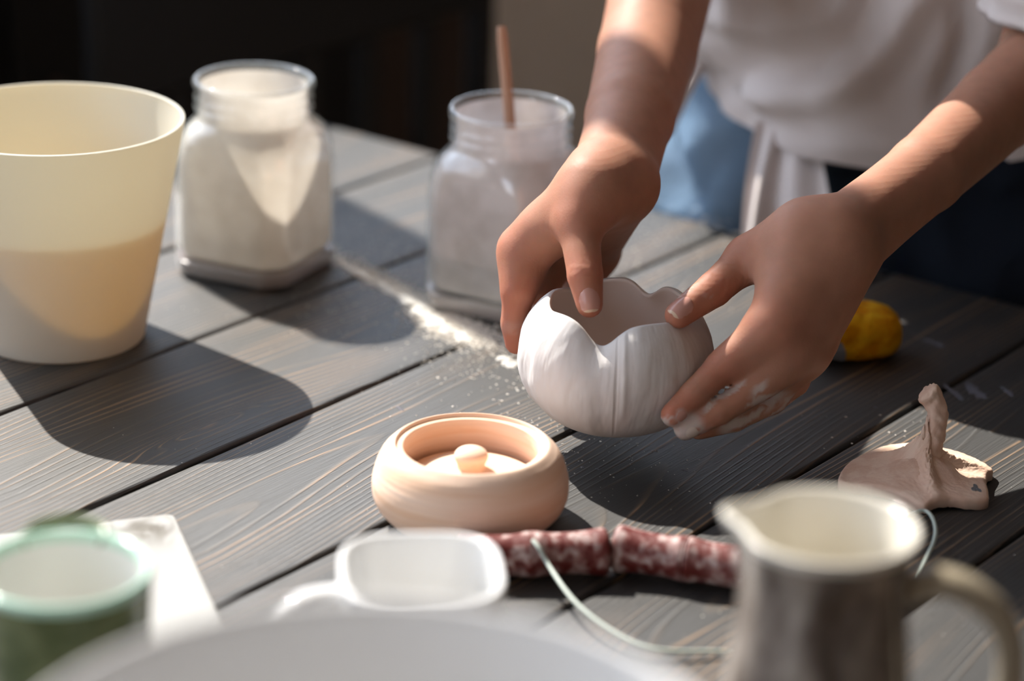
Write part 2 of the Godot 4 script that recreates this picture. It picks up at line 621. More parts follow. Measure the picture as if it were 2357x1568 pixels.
func make_table() -> void:
	var t := thing("table", "long dark stained table of wide pine planks, dusted with dried clay", "table")
	t.rotation.y = TURN
	var woods := [wood(3, [Vector2(540, 150), Vector2(1500, 300)]), wood(14, [Vector2(1110, 168), Vector2(560, 260), Vector2(1290, 215)]), wood(29, [Vector2(1320, 150), Vector2(300, 90)])]
	var near := -0.35
	for k in range(-2, 6):
		var x0 := PLANK_START + k * PLANK + 0.0012
		var x1 := x0 + PLANK - 0.0024
		var c := 0.0016
		var v := PackedVector3Array()
		var uv := PackedVector2Array()
		var tr := PackedInt32Array()
		# cross-section: worn, slightly rounded arrises, extruded along the plank
		var sec := [Vector2(x0, -0.028), Vector2(x0, -c * 1.6), Vector2(x0 + c * 0.4, -c * 0.5), Vector2(x0 + c * 1.4, 0.0), Vector2(x0 + 0.012, 0.0), Vector2(x1 - 0.012, 0.0), Vector2(x1 - c * 1.4, 0.0), Vector2(x1 - c * 0.4, -c * 0.5), Vector2(x1, -c * 1.6), Vector2(x1, -0.028)]
		var zs := [-FAR_END, -FAR_END + 0.0015, -FAR_END + 0.004]
		for i in 41:
			zs.append(-FAR_END + 0.01 + (FAR_END - near - 0.01) * i / 40.0)
		for j in zs.size():
			var drop: float = [0.0024, 0.0006, 0.0][mini(j, 2)]
			for p in sec:
				var wob := sin(zs[j] * 9.0 + k * 2.1) * 0.0004
				var q := Vector3(p.x + wob, p.y - (drop if p.y > -0.02 else 0.0), zs[j])
				v.append(q)
				var u: float = (-zs[j] - near) / (FAR_END - near)
				var s: float = (p.x - x0) / (x1 - x0)
				if k % 2 != 0:
					s = 1.0 - s
				uv.append(Vector2(u + k * 0.37, s))
		var n := sec.size()
		for j in zs.size() - 1:
			for i in n - 1:
				var a := j * n + i
				tr.append_array([a, a + n, a + 1, a + 1, a + n, a + n + 1])
		for i in range(1, n - 1):
			tr.append_array([0, i, i + 1])
			var e := (zs.size() - 1) * n
			tr.append_array([e, e + i + 1, e + i])
		part("plank", build(v, tr, uv), woods[posmod(k, 3)], t)
	# frame and legs
	var x_lo := PLANK_START - 2 * PLANK
	var x_hi := PLANK_START + 6 * PLANK
	part("apron", boxes([
		[Vector3(x_lo + 0.05, -0.11, -FAR_END + 0.06), Vector3(x_lo + 0.075, -0.0282, 0.3)],
		[Vector3(x_hi - 0.075, -0.11, -FAR_END + 0.06), Vector3(x_hi - 0.05, -0.0282, 0.3)],
		[Vector3(x_lo + 0.05, -0.11, -FAR_END + 0.06), Vector3(x_hi - 0.05, -0.0282, -FAR_END + 0.085)],
		[Vector3(x_lo + 0.05, -0.11, 0.275), Vector3(x_hi - 0.05, -0.0282, 0.3)]]), mats.brown_wood, t)
	for x in [x_lo + 0.085, x_hi - 0.085]:
		for z in [-FAR_END + 0.095, 0.265]:
			part("leg", boxes([[Vector3(x - 0.03, -TOP, z - 0.03), Vector3(x + 0.03, -0.0282, z + 0.03)]], 0.004), mats.brown_wood, t)

func make_background() -> void:
	# black slat-backed chair beside the far corner of the table
	var ch := thing("slatted_chair", "black wooden chair with a tall slatted back beyond the far table corner", "chair", room_point(-1.36, -TOP, 1.506), TURN)
	part("top_rail", boxes([[Vector3(-0.011, 0.738, -0.235), Vector3(0.011, 0.930, 0.235)]], 0.005), mats.black_paint, ch)
	part("lower_rail", boxes([[Vector3(-0.013, 0.50, -0.22), Vector3(0.013, 0.54, 0.22)]], 0.005), mats.black_paint, ch)
	for s in [-0.225, 0.225]:
		part("post", boxes([[Vector3(-0.009, 0, s - 0.013), Vector3(0.009, 0.925, s + 0.013)]], 0.004), mats.black_paint, ch)
	for i in 5:
		var z := -0.225 + 0.075 * (i + 1)
		part("slat", boxes([[Vector3(-0.006, 0.52, z - 0.0125), Vector3(0.006, 0.75, z + 0.0125)]], 0.003), mats.black_paint, ch)
	part("seat", boxes([[Vector3(-0.33, 0.43, -0.22), Vector3(0.0, 0.46, 0.22)]], 0.008), mats.black_paint, ch)
	for s in [-0.2, 0.2]:
		part("front_leg", boxes([[Vector3(-0.32, 0, s - 0.016), Vector3(-0.288, 0.435, s + 0.016)]], 0.004), mats.black_paint, ch)
	# dark brown cabinet under the windows
	var cab := thing("tall_cabinet", "dark brown wooden cabinet against the wall behind the slatted chair", "cabinet", room_point(-1.70, -TOP, 1.45), TURN)
	part("body", boxes([[Vector3(-0.19, 0.05, -0.83), Vector3(-0.08, 1.05, 0.95)]], 0.004), mats.brown_wood, cab)
	part("plinth", boxes([[Vector3(-0.19, 0.0, -0.81), Vector3(-0.09, 0.05, 0.93)]], 0.003), mats.black_paint, cab)
	for i in 3:
		var z0 := -0.61 + 0.52 * i
		var d := part("door", boxes([[Vector3(-0.079, 0.06, z0), Vector3(-0.061, 1.04, z0 + 0.51)]], 0.003), mats.black_paint, cab)
		part("handle", boxes([[Vector3(-0.06, 0.5, z0 + 0.46), Vector3(-0.045, 0.62, z0 + 0.472)]], 0.003), mats.brown_wood, d)

# ---------------------------------------------------------------- vessels
func make_bucket() -> void:
	var o := thing("plastic_bucket", "translucent cream plastic bucket coated with slip inside, at the left end of the table", "bucket", Vector3(-0.2530, 0, -1.3520))
	var p := dense(rounded([[0.0, 0.0015], [0.042, 0.0015, 0.001], [0.0435, 0.0], [0.0462, 0.0, 0.002], [0.0708, 0.1245, 0.0006], [0.0712, 0.1265, 0.0008], [0.0690, 0.1267, 0.0008], [0.0688, 0.1240, 0.0006], [0.0446, 0.003, 0.003], [0.0, 0.003]]), 0.006)
	part("wall", lathe(p, 128), mats.bucket_plastic, o)
	part("slip_film", lathe(dense(PackedVector2Array([Vector2(0.0, 0.0036), Vector2(0.0435, 0.0038), Vector2(0.0446, 0.0050), Vector2(0.0563, 0.0645), Vector2(0.0571, 0.0690), Vector2(0.0576, 0.0712)]), 0.005), 128), mats.tan_slip, o)

func jar_profile(inset: float) -> PackedVector3Array:
	# (half width, y, squareness)
	return PackedVector3Array([
		Vector3(0.0, 0.0035, 5), Vector3(0.030, 0.0032, 5), Vector3(0.0345, 0.0008, 5.5), Vector3(0.0365, 0.0, 6), Vector3(0.0385, 0.0012, 6.5), Vector3(0.0395, 0.0045, 7), Vector3(0.0397, 0.010, 7),
		Vector3(0.0397, 0.030, 7), Vector3(0.0397, 0.055, 7), Vector3(0.0397, 0.070, 6.5), Vector3(0.0394, 0.078, 5.5), Vector3(0.0386, 0.084, 4.5), Vector3(0.0374, 0.0885, 3.6), Vector3(0.0358, 0.0918, 2.8), Vector3(0.0345, 0.0940, 2.3), Vector3(0.0340, 0.0965, 2),
		Vector3(0.0342, 0.0985, 2), Vector3(0.0356, 0.1000, 2), Vector3(0.0357, 0.1012, 2), Vector3(0.0342, 0.1026, 2), Vector3(0.0341, 0.1045, 2), Vector3(0.0355, 0.1060, 2), Vector3(0.0356, 0.1072, 2), Vector3(0.0342, 0.1086, 2), Vector3(0.0343, 0.1105, 2),
		Vector3(0.0358, 0.1130, 2), Vector3(0.0363, 0.1155, 2), Vector3(0.0358, 0.1172, 2), Vector3(0.0345, 0.1180, 2), Vector3(0.0328, 0.1174, 2), Vector3(0.0320, 0.1155, 2),
		Vector3(0.0318, 0.105, 2), Vector3(0.0320, 0.0965, 2), Vector3(0.0332, 0.0925, 2.5), Vector3(0.0358, 0.0875, 3.6), Vector3(0.0374, 0.080, 5), Vector3(0.0379, 0.070, 6.5), Vector3(0.0379, 0.040, 7), Vector3(0.0379, 0.016, 7), Vector3(0.0368, 0.0122, 6), Vector3(0.033, 0.0108, 5), Vector3(0.0, 0.0105, 5)])

func square_lathe(p: PackedVector3Array, segs := 128, flip := true) -> ArrayMesh:
	var n := p.size() - 1
	return sheet(segs, n, func(u, v):
		var q := p[int(round(v * n))]
		var a: float = u * TAU
		var r := q.x * minf(square_radius(a, q.z), 1.0 + 0.30 * (1.0 - 2.0 / q.z))
		return Vector3(cos(a) * r, q.y, sin(a) * r), true, flip)

func make_jars() -> void:
	var film := PackedVector3Array([Vector3(0.0, 0.0112, 5), Vector3(0.033, 0.0115, 5), Vector3(0.0363, 0.0128, 6), Vector3(0.0375, 0.017, 7), Vector3(0.0376, 0.04, 7), Vector3(0.0376, 0.055, 7), Vector3(0.0376, 0.07, 6.5), Vector3(0.0371, 0.080, 5), Vector3(0.0355, 0.0873, 3.6), Vector3(0.0329, 0.0923, 2.5), Vector3(0.0317, 0.0955, 2)])
	var neck := PackedVector3Array([Vector3(0.0317, 0.0955, 2), Vector3(0.0315, 0.105, 2), Vector3(0.0317, 0.114, 2)])
	var j1 := thing("glass_jar", "square glass jar without a lid, beige dust inside, beside the cream bucket", "jar", Vector3(-0.1568, 0, -1.4750), -0.43)
	part("glass", square_lathe(jar_profile(0)), mats.jar_glass, j1)
	film.append_array(neck.slice(1))
	part("dust_film", square_lathe(film), mats.beige_dust, j1)
	var foot := PackedVector3Array([Vector3(0.0, 0.0040, 5), Vector3(0.030, 0.0038, 5), Vector3(0.0350, 0.0014, 5.5), Vector3(0.0365, 0.0008, 6), Vector3(0.0380, 0.0018, 6.5), Vector3(0.0390, 0.0048, 7), Vector3(0.0392, 0.0085, 7), Vector3(0.0386, 0.0104, 7), Vector3(0.0, 0.0106, 5)])
	part("thick_base", square_lathe(foot), mats.base_glass, j1)
	var j2 := thing("glass_jar", "square glass jar holding grey powder and a wooden stick", "jar", Vector3(-0.0042, 0, -1.4289), -0.50)
	part("glass", square_lathe(jar_profile(0)), mats.jar_glass, j2)
	part("dust_film", square_lathe(film), mats.grey_dust, j2)
	part("thick_base", square_lathe(foot), mats.base_glass, j2)
	var fill := PackedVector3Array([Vector3(0.0, 0.0118, 5), Vector3(0.033, 0.0121, 5), Vector3(0.0360, 0.0132, 6), Vector3(0.0373, 0.017, 7), Vector3(0.0373, 0.033, 7), Vector3(0.037, 0.0335, 7), Vector3(0.02, 0.036, 4), Vector3(0.0, 0.038, 4)])
	part("powder", square_lathe(fill), mats.grey_powder, j2)
	var top := Vector3(-0.0115, 0.1560, -1.4640)
	var bot := Vector3(0.0040, 0.0330, -1.4200)
	var s := thing("stirring_stick", "thin wooden stick standing in the jar of grey powder", "stick", bot)
	part("shaft", tube(curve([Vector3.ZERO, (top - bot) * 0.5, top - bot], 10), func(q): return 0.0034 * (1.0 - 0.25 * smoothstep(0.9, 1.0, q)), 12, 0.7), mats.stick_wood, s)

func make_pot() -> void:
	var at := Vector3(-0.0178, 0, -1.1240)
	var o := thing("sugar_pot", "round unglazed bisque pot with an inset rim, in front of the white bowl", "pot", at)
	var p := dense(rounded([[0.0, 0.001], [0.029, 0.001, 0.001], [0.031, 0.0, 0.001], [0.0350, 0.0, 0.003], [0.0455, 0.0090, 0.008], [0.0478, 0.0205, 0.009], [0.0435, 0.0345, 0.010], [0.0374, 0.0400, 0.0012], [0.0362, 0.0403, 0.0004], [0.0355, 0.0384, 0.0003], [0.0342, 0.0386, 0.0004], [0.0324, 0.0384, 0.0006], [0.0322, 0.034, 0.003], [0.0345, 0.020, 0.006], [0.033, 0.006, 0.004], [0.0, 0.005]]), 0.0009)
	var nz := noise(FastNoiseLite.TYPE_SIMPLEX, 1.0, 2, 4)
	part("body", lathe(p, 144, func(r, y, a): return r + (0.00012 * nz.get_noise_2d(y * 1600.0, sin(a) * 0.8) if r > 0.03 else 0.0)), mats.bisque, o)
	var l := thing("pot_lid", "small bisque lid with a round knob, sunk inside the bisque pot", "lid", at + Vector3(0, 0.0165, 0))
	var lp := dense(rounded([[0.0, 0.0040], [0.030, 0.0040, 0.001], [0.0315, 0.0048, 0.0008], [0.0310, 0.0062, 0.001], [0.024, 0.0092, 0.004], [0.0068, 0.0105, 0.002], [0.0064, 0.0120, 0.001], [0.0070, 0.0140, 0.002], [0.0083, 0.0165, 0.003], [0.0074, 0.0195, 0.003], [0.0035, 0.0213, 0.002], [0.0, 0.0216]]), 0.0012)
	part("disc", lathe(lp, 96), mats.bisque, l)

func make_pumpkin_bowl() -> void:
	var o := thing("pumpkin_bowl", "white unfired bowl shaped like a pumpkin with a scalloped rim, held by both hands", "bowl", Vector3(0.0529, 0.0170, -1.2168))
	o.scale = Vector3.ONE * 0.968
	var nz := noise(FastNoiseLite.TYPE_SIMPLEX, 1.0, 3, 6)
	var grooves := [0.62, 1.72, 2.75, 3.72, 4.75, 5.80]
	# angle 0 = +x, PI/2 = towards the camera
	var rim := func(a: float) -> float:
		var h := 0.0640
		for g in [[1.83, 0.0118, 0.30], [0.30, 0.006, 0.45], [2.95, 0.003, 0.35], [5.20, 0.0075, 0.22], [4.1, 0.004, 0.4]]:
			var d := wrapf(a - g[0], -PI, PI)
			h -= g[1] * exp(-d * d / (2.0 * g[2] * g[2] * 0.45))
		return h
	var outline := func(a: float, t: float, inner: bool) -> Vector3:
		# t: 0 base centre .. 1 rim
		var top: float = rim.call(a)
		var y: float
		var r: float
		if t < 0.12:
			r = 0.029 * t / 0.12
			y = 0.0 + (0.003 if inner else 0.0)
		else:
			var s := (t - 0.12) / 0.88
			var ang := lerpf(-1.18, 0.86, s)
			r = 0.0135 + 0.0372 * cos(ang) + 0.0010
			y = (sin(ang) + sin(1.18)) / (sin(0.86) + sin(1.18)) * top
			if inner:
				y = maxf(y, 0.003)
		var full := smoothstep(0.10, 0.35, t)
		var lobe := 0.0
		for g in grooves:
			var d := wrapf(a - g, -PI, PI)
			lobe -= 0.0012 * exp(-d * d / 0.016) * (1.0 - 0.7 * smoothstep(0.6, 0.95, t))
		var crack := wrapf(a - 1.60, -PI, PI)
		if not inner:
			lobe -= 0.0007 * exp(-crack * crack / 0.00006) * smoothstep(0.2, 0.3, t)
			var fold := wrapf(a - 1.52, -PI, PI)
			lobe += 0.0008 * exp(-fold * fold / 0.0009) * smoothstep(0.35, 0.55, t)
			lobe += 0.00009 * nz.get_noise_2d(a * 64.0, y * 45.0) + 0.0006 * nz.get_noise_2d(a * 2.2 + 40.0, y * 30.0)
		r += lobe * full - (0.0042 if inner else 0.0) * smoothstep(0.0, 0.15, t)
		return Vector3(cos(a) * r, y, sin(a) * r)
	var nv := 40
	var edge := func(a: float, b: float) -> Vector3:
		var p: Vector3 = outline.call(a, 1.0, false)
		var q: Vector3 = outline.call(a, 1.0, true)
		return p.lerp(q, b) + Vector3(0, 0.0012 * sin(b * PI), 0)
	part("wall", sheet(420, nv + 3, func(u, v):
		var k: float = v * (nv + 3)
		return outline.call(u * TAU, k / nv, false) if k <= nv else edge.call(u * TAU, (k - nv) / 4.0), true, true), mats.white_slip, o)
	part("lining", sheet(300, nv + 1, func(u, v):
		var k: float = v * (nv + 1)
		return edge.call(u * TAU, 0.75) if k < 0.5 else outline.call(u * TAU, 1.0 - (k - 1.0) / nv, true), true, true), mats.bowl_lining, o)

func make_pumpkin_lid() -> void:
	var o := thing("pumpkin_cover", "raw clay star-shaped pumpkin cover with a curved stem, behind the pitcher", "cover", Vector3(0.2050, 0, -1.1850))
	# outline round the stem, in metres from the base point
	var pts := [Vector2(-0.0410, 0.0116), Vector2(-0.0350, -0.0065), Vector2(-0.0260, -0.0172), Vector2(-0.0096, -0.0334), Vector2(0.0063, -0.0357), Vector2(0.0229, -0.0275), Vector2(0.0335, -0.0170), Vector2(0.0389, -0.0060), Vector2(0.0348, 0.0029), Vector2(0.0325, 0.0130), Vector2(0.0320, 0.0228), Vector2(0.0300, 0.0309), Vector2(0.0200, 0.0340), Vector2(0.0116, 0.0338), Vector2(0.0030, 0.0372), Vector2(-0.0033, 0.0398), Vector2(-0.0150, 0.0290), Vector2(-0.0270, 0.0214), Vector2(-0.0370, 0.0170)]
	var c := Vector2(0.0015, 0.0040)
	var out := PackedVector2Array()
	for i in pts.size():
		for k in 8:
			out.append(pts[i].cubic_interpolate(pts[(i + 1) % pts.size()], pts[i - 1], pts[(i + 2) % pts.size()], k / 8.0))
	var nz := noise(FastNoiseLite.TYPE_SIMPLEX, 1.0, 3, 77)
	var ridges := [Vector2(-2.46, 0.030), Vector2(-0.185, 0.036), Vector2(1.49, 0.036)]
	var top := func(p: Vector2) -> float:
		var d := p - c
		var r := d.length()
		var a := d.angle()
		var h := 0.0052 - 3.6 * r * r
		h += 0.008 * exp(-r * r / 0.00009)
		for g: Vector2 in ridges:
			var w := wrapf(a - g.x, -PI, PI)
			var off := r * sin(w)
			if cos(w) > 0.0:
				var notch: float = 1.0 + 0.09 * sin(r * 2100.0 + 2.0 * nz.get_noise_2d(r * 300.0, g.x)) + 0.22 * nz.get_noise_2d(r * 700.0, off * 500.0)
				h += 0.0082 * exp(-off * off / 0.0000150) * maxf(0.0, 1.0 - r / g.y) * notch
		return maxf(h, 0.0) + 0.0003 * nz.get_noise_2d(p.x * 500.0, p.y * 500.0)
	part("cap", slab(out, 0.0055, 0.0018, top, 34), mats.raw_clay, o)
	part("clay_stain", sheet(20, 4, func(u, v):
		var q: Vector2 = Vector2(0.0255, 0.0235) + Vector2(cos(u * TAU) * 0.0022, sin(u * TAU) * 0.0030) * (1.0 - v) * (1.0 + 0.35 * sin(u * TAU * 3.0))
		return Vector3(q.x, 0.0055 + top.call(q) + 0.0002, q.y), true, true), mats.clay_stain, o)
	var path := curve([Vector3(0.0020, 0.010, 0.0050), Vector3(0.0040, 0.0190, 0.0030), Vector3(0.0066, 0.0290, 0.0015), Vector3(0.0072, 0.0370, 0.0005), Vector3(0.0050, 0.0440, 0.0), Vector3(0.0008, 0.0490, 0.0002)], 12)
	var st := tube(path, func(q): return lerpf(0.0078, 0.0050, smoothstep(0.0, 0.45, q)) + 0.0008 * exp(-pow((q - 0.93) / 0.06, 2)) - 0.0012 * smoothstep(0.97, 1.0, q), 28)
	var arr := st.surface_get_arrays(0)
	var v: PackedVector3Array = arr[Mesh.ARRAY_VERTEX]
	var n: PackedVector3Array = arr[Mesh.ARRAY_NORMAL]
	for i in v.size():
		v[i] += n[i] * (0.0009 * nz.get_noise_3d(v[i].x * 160.0, v[i].y * 60.0, v[i].z * 160.0) + 0.0004 * sin((v[i].x + v[i].y * 0.8 + v[i].z) * 1500.0))
	var idx: PackedInt32Array = arr[Mesh.ARRAY_INDEX]
	for i in range(0, idx.size(), 3):
		var w := idx[i + 1]
		idx[i + 1] = idx[i + 2]
		idx[i + 2] = w
	part("stem", build(v, idx), mats.raw_clay, o)

func make_cutter() -> void:
	var o := thing("clay_cutter", "clay cutting wire with two red clay-smeared jointed handles beside the white mug", "clay cutter")
	var handle := func(a: Vector3, b: Vector3):
		var path := PackedVector3Array()
		var d := (b - a).normalized()
		var side := d.cross(Vector3.UP)
		var n := 60
		for i in n + 1:
			var s := float(i) / n
			path.append(a.lerp(b, s) + Vector3(0, 0.0, 0) + side * 0.0)
		return part("handle", tube(path, func(s):
			var r := 0.0096 + 0.0015 * exp(-pow((s - 0.02) / 0.12, 2)) + 0.0015 * exp(-pow((s - 0.98) / 0.12, 2))
			r += 0.0012 * exp(-pow((s - 0.5) / 0.08, 2)) - 0.0011 * exp(-pow((s - 0.5) / 0.010, 2))
			var e := minf(s, 1.0 - s) * 0.072
			return r - 0.0018 * pow(1.0 - smoothstep(0.0, 0.0022, e), 2), 28), mats.red_clay, o)
	handle.call(Vector3(-0.0225, 0.0112, -1.0600), Vector3(0.0468, 0.0112, -1.0705))
	handle.call(Vector3(0.0500, 0.0112, -1.0745), Vector3(0.1150, 0.0112, -1.0555))
	var wire := curve([Vector3(0.0121, 0.0212, -1.0590), Vector3(0.0150, 0.0195, -1.0545), Vector3(0.0193, 0.014, -1.0494), Vector3(0.0267, 0.011, -1.0311), Vector3(0.0343, 0.009, -1.0166), Vector3(0.0455, 0.007, -1.0026), Vector3(0.0585, 0.005, -0.9924), Vector3(0.0715, 0.004, -0.9892), Vector3(0.0867, 0.003, -0.9916), Vector3(0.1050, 0.002, -0.9960), Vector3(0.1500, 0.002, -1.0150), Vector3(0.1810, 0.004, -1.0538), Vector3(0.1979, 0.006, -1.0913), Vector3(0.2036, 0.008, -1.1134), Vector3(0.2005, 0.009, -1.1300), Vector3(0.1850, 0.008, -1.1180), Vector3(0.1500, 0.007, -1.0780), Vector3(0.1240, 0.010, -1.0540), Vector3(0.1150, 0.0130, -1.0530)], 10)
	part("wire", tube(wire, func(_s): return 0.00095, 8), mats.cord, o)
	for q in [[Vector3(0.0121, 0.0112, -1.0653), Vector3(0.0693, 0.0, -0.0105)], [Vector3(0.0825, 0.0112, -1.0650), Vector3(0.065, 0.0, 0.019)]]:
		var d: Vector3 = q[1].normalized()
		var side := d.cross(Vector3.UP)
		var ring := PackedVector3Array()
		for i in 33:
			var a := TAU * i / 32.0
			ring.append(q[0] + (side * cos(a) + Vector3.UP * sin(a)) * 0.0104)
		part("wire_loop", tube(ring, func(_s): return 0.0006, 6, 1.0, d), mats.red_clay, o)

func make_slab_and_cup() -> void:
	# plaster bat, corner towards the middle of the table
	var corner := Vector2(-0.1577, -1.1095)
	var e1 := Vector2(-0.0769, 0.0281).normalized()
	var e2 := Vector2(0.0360, 0.1095).normalized()
	var o := thing("plaster_bat", "flat white plaster board with smudged corner, under the green cup", "board", Vector3(-0.2000, 0, -1.0000))
	var outline := PackedVector2Array()
	var quad := [corner, corner + e1 * 0.20, corner + e1 * 0.20 + e2 * 0.24, corner + e2 * 0.24]
	for i in 4:
		var a: Vector2 = quad[i]
		var p: Vector2 = quad[(i + 3) % 4]
		var n: Vector2 = quad[(i + 1) % 4]
		for k in 6:
			var s := k / 5.0
			outline.append((a + (p - a).normalized() * 0.005).lerp(a, s).lerp(a.lerp(a + (n - a).normalized() * 0.005, s), s) - Vector2(-0.2, -1.0))
		for k in range(1, 40):
			outline.append(a.lerp(n, 0.03 + 0.94 * k / 40.0) - Vector2(-0.2, -1.0))
	outline.reverse()
	var nz := noise(FastNoiseLite.TYPE_SIMPLEX_SMOOTH, 60.0, 4, 43)
	var dirt := func(p: Vector3) -> Color:
		var d := Vector2(p.x, p.z) - (corner + Vector2(0.2, 1.0)) - (e1 + e2) * 0.013
		var w := exp(-d.length_squared() / 0.00030) * clampf(0.5 + 1.4 * nz.get_noise_3dv(p), 0.0, 1.0)
		return Color(0.42, 0.42, 0.405).lerp(Color(0.13, 0.115, 0.09), clampf(w, 0.0, 0.8))
	part("board", slab(outline, 0.006, 0.0018, null, 60, dirt), mats.plaster_slab, o)
	# green cup
	var c := thing("green_cup", "green glazed cup with mint rim and pale inside, on the white board", "cup", Vector3(-0.1640, 0.0062, -0.8600))
	var p := dense(rounded([[0.0, 0.001], [0.022, 0.001, 0.001], [0.0235, 0.0, 0.001], [0.0255, 0.0, 0.002], [0.0285, 0.010, 0.006], [0.0305, 0.040, 0.01], [0.0328, 0.0905, 0.002]]), 0.004)
	part("body", lathe(p, 96), mats.green_glaze, c)
	var rim := dense(rounded([[0.0328, 0.0903], [0.0336, 0.0922, 0.0008], [0.0324, 0.0945, 0.0014], [0.0302, 0.0936, 0.001], [0.0296, 0.0900]]), 0.003)
	part("lining", lathe(dense(rounded([[0.0296, 0.0900], [0.0292, 0.080, 0.002], [0.0270, 0.010, 0.004], [0.0, 0.006]]), 0.004), 96), mats.pale_glaze, c)
	part("rim", lathe(rim, 96), mats.mint_glaze, c)
	var h := curve([Vector3(-0.020, 0.090, -0.0235), Vector3(-0.017, 0.0925, -0.036), Vector3(-0.004, 0.0930, -0.0420), Vector3(0.009, 0.0925, -0.037), Vector3(0.011, 0.090, -0.0280)], 8)
	part("handle", tube(h, func(_s): return 0.0022, 12, 1.3), mats.green_glaze, c)

func make_mug() -> void:
	var o := thing("white_mug", "glossy white mug with rounded square rim, nearest the red handles", "mug", Vector3(-0.0326, 0, -0.9033), 0.10)
	var sq := func(r: float, y: float, a: float) -> float:
		var n := lerpf(2.2, 3.3, smoothstep(0.0, 0.06, y))
		return r * square_radius(a, n) * (1.0 - 0.03 * (n - 2.0))
	var p := dense(rounded([[0.0, 0.001], [0.024, 0.001, 0.001], [0.0255, 0.0, 0.001], [0.0275, 0.0, 0.002], [0.0315, 0.014, 0.012], [0.0335, 0.0815, 0.001], [0.0330, 0.0832, 0.0012], [0.0305, 0.0830, 0.0012], [0.0300, 0.080, 0.001], [0.0285, 0.014, 0.010], [0.020, 0.006, 0.004], [0.0, 0.005]]), 0.003)
	part("body", lathe(p, 128, sq), mats.white_glaze, o)
	var h := curve([Vector3(-0.0300, 0.0740, 0.004), Vector3(-0.0390, 0.0755, 0.008), Vector3(-0.0490, 0.0745, 0.013), Vector3(-0.0580, 0.0665, 0.018), Vector3(-0.0570, 0.050, 0.024), Vector3(-0.0500, 0.034, 0.019), Vector3(-0.0390, 0.026, 0.012), Vector3(-0.0300, 0.0235, 0.007)], 8)
	part("handle", tube(h, func(_s): return 0.0048, 16, 0.72), mats.white_glaze, o)

func make_pitcher() -> void:
	var o := thing("milk_pitcher", "mottled brown stoneware pitcher with a cream inside and curled handle", "pitcher", Vector3(0.1135, 0, -0.8270))
	var lip := func(r: float, y: float, a: float) -> float:
		# the spout points left and a little away
		var d := wrapf(a - (PI + 0.30), -PI, PI)
		var up := smoothstep(0.112, 0.142, y)
		return r * (1.0 + up * (0.20 * exp(-d * d / 0.045) - 0.05 * exp(-pow(absf(d) - 0.55, 2.0) / 0.05)))
	var outer := dense(rounded([[0.0, 0.002], [0.030, 0.002, 0.001], [0.032, 0.0, 0.001], [0.0355, 0.0, 0.003], [0.0375, 0.020, 0.015], [0.0352, 0.070, 0.03], [0.0296, 0.118, 0.012], [0.0300, 0.130, 0.008], [0.0318, 0.1385]]), 0.003)
	part("body", lathe(outer, 128, lip), mats.stone_glaze, o)
	var inner := dense(rounded([[0.0318, 0.1385], [0.0326, 0.1412, 0.001], [0.0318, 0.1426, 0.0012], [0.0298, 0.1420, 0.001], [0.0280, 0.132, 0.006], [0.0272, 0.118, 0.012], [0.0325, 0.070, 0.03], [0.0345, 0.020, 0.012], [0.030, 0.006, 0.005], [0.0, 0.005]]), 0.003)
	part("lining", lathe(inner, 128, lip), mats.cream_glaze, o)
	var h := curve([Vector3(0.0275, 0.1180, 0.002), Vector3(0.0400, 0.1225, 0.003), Vector3(0.0530, 0.1190, 0.005), Vector3(0.0640, 0.1080, 0.007), Vector3(0.0680, 0.0900, 0.008), Vector3(0.0650, 0.0700, 0.007), Vector3(0.0560, 0.0520, 0.005), Vector3(0.0440, 0.0410, 0.003), Vector3(0.0350, 0.0380, 0.002)], 8)
	part("handle", tube(h, func(s): return lerpf(0.0074, 0.0062, s), 18, 0.78), mats.handle_glaze, o)

func make_planter() -> void:
	var o := thing("white_planter", "large plain white round planter, nearest the camera, standing before the mug", "planter", Vector3(-0.0330, 0, -0.5780))
	var p := dense(rounded([[0.0, 0.002], [0.070, 0.002, 0.002], [0.072, 0.0, 0.001], [0.078, 0.0, 0.004], [0.0985, 0.1810, 0.002], [0.0990, 0.1846, 0.0018], [0.0965, 0.1850, 0.0014], [0.0955, 0.1810, 0.002], [0.0740, 0.008, 0.008], [0.0, 0.006]]), 0.008)
	part("wall", lathe(p, 160), mats.white_bisque, o)

func make_sponge() -> void:
	var o := thing("sponge", "yellow rounded sponge with grey clay stains behind the right hand", "sponge", Vector3(0.1890, 0, -1.3600), 0.12)
	var nz := noise(FastNoiseLite.TYPE_SIMPLEX, 1.0, 3, 15)
	var f := func(u: float, v: float) -> Vector3:
		var a := u * TAU
		var b := (v - 0.5) * PI
		var q := pow(absf(cos(b)), 0.55)
		var r := square_radius(a, 3.0)
		var p := Vector3(cos(a) * r * q * 0.0295, 0.0135 + signf(sin(b)) * pow(absf(sin(b)), 0.7) * 0.0135, sin(a) * r * q * 0.0225)
		p += Vector3(p.x, (p.y - 0.0135) * 0.6, p.z).normalized() * 0.0011 * nz.get_noise_3d(p.x * 90, p.y * 90, p.z * 90)
		p.y = maxf(p.y, 0.0)
		return p
	part("body", sheet(96, 48, f, true, true), mats.yellow_sponge, o)
	# grey clay stains: thin crusts on the near face and the top
	for q in [[2.05, 0.34, 0.28, 0.20]]:
		part("clay_stain", sheet(16, 12, func(u, v):
			var a: float = q[0] + (u - 0.5) * 2.0 * q[2] * sqrt(maxf(0.0, 1.0 - pow(2.0 * v - 1.0, 4)))
			var p: Vector3 = f.call(a / TAU, q[1] + (v - 0.5) * 2.0 * q[3])
			return p + (p - Vector3(0, 0.0135, 0)).normalized() * 0.0004, false, true), mats.clay_stain, o)

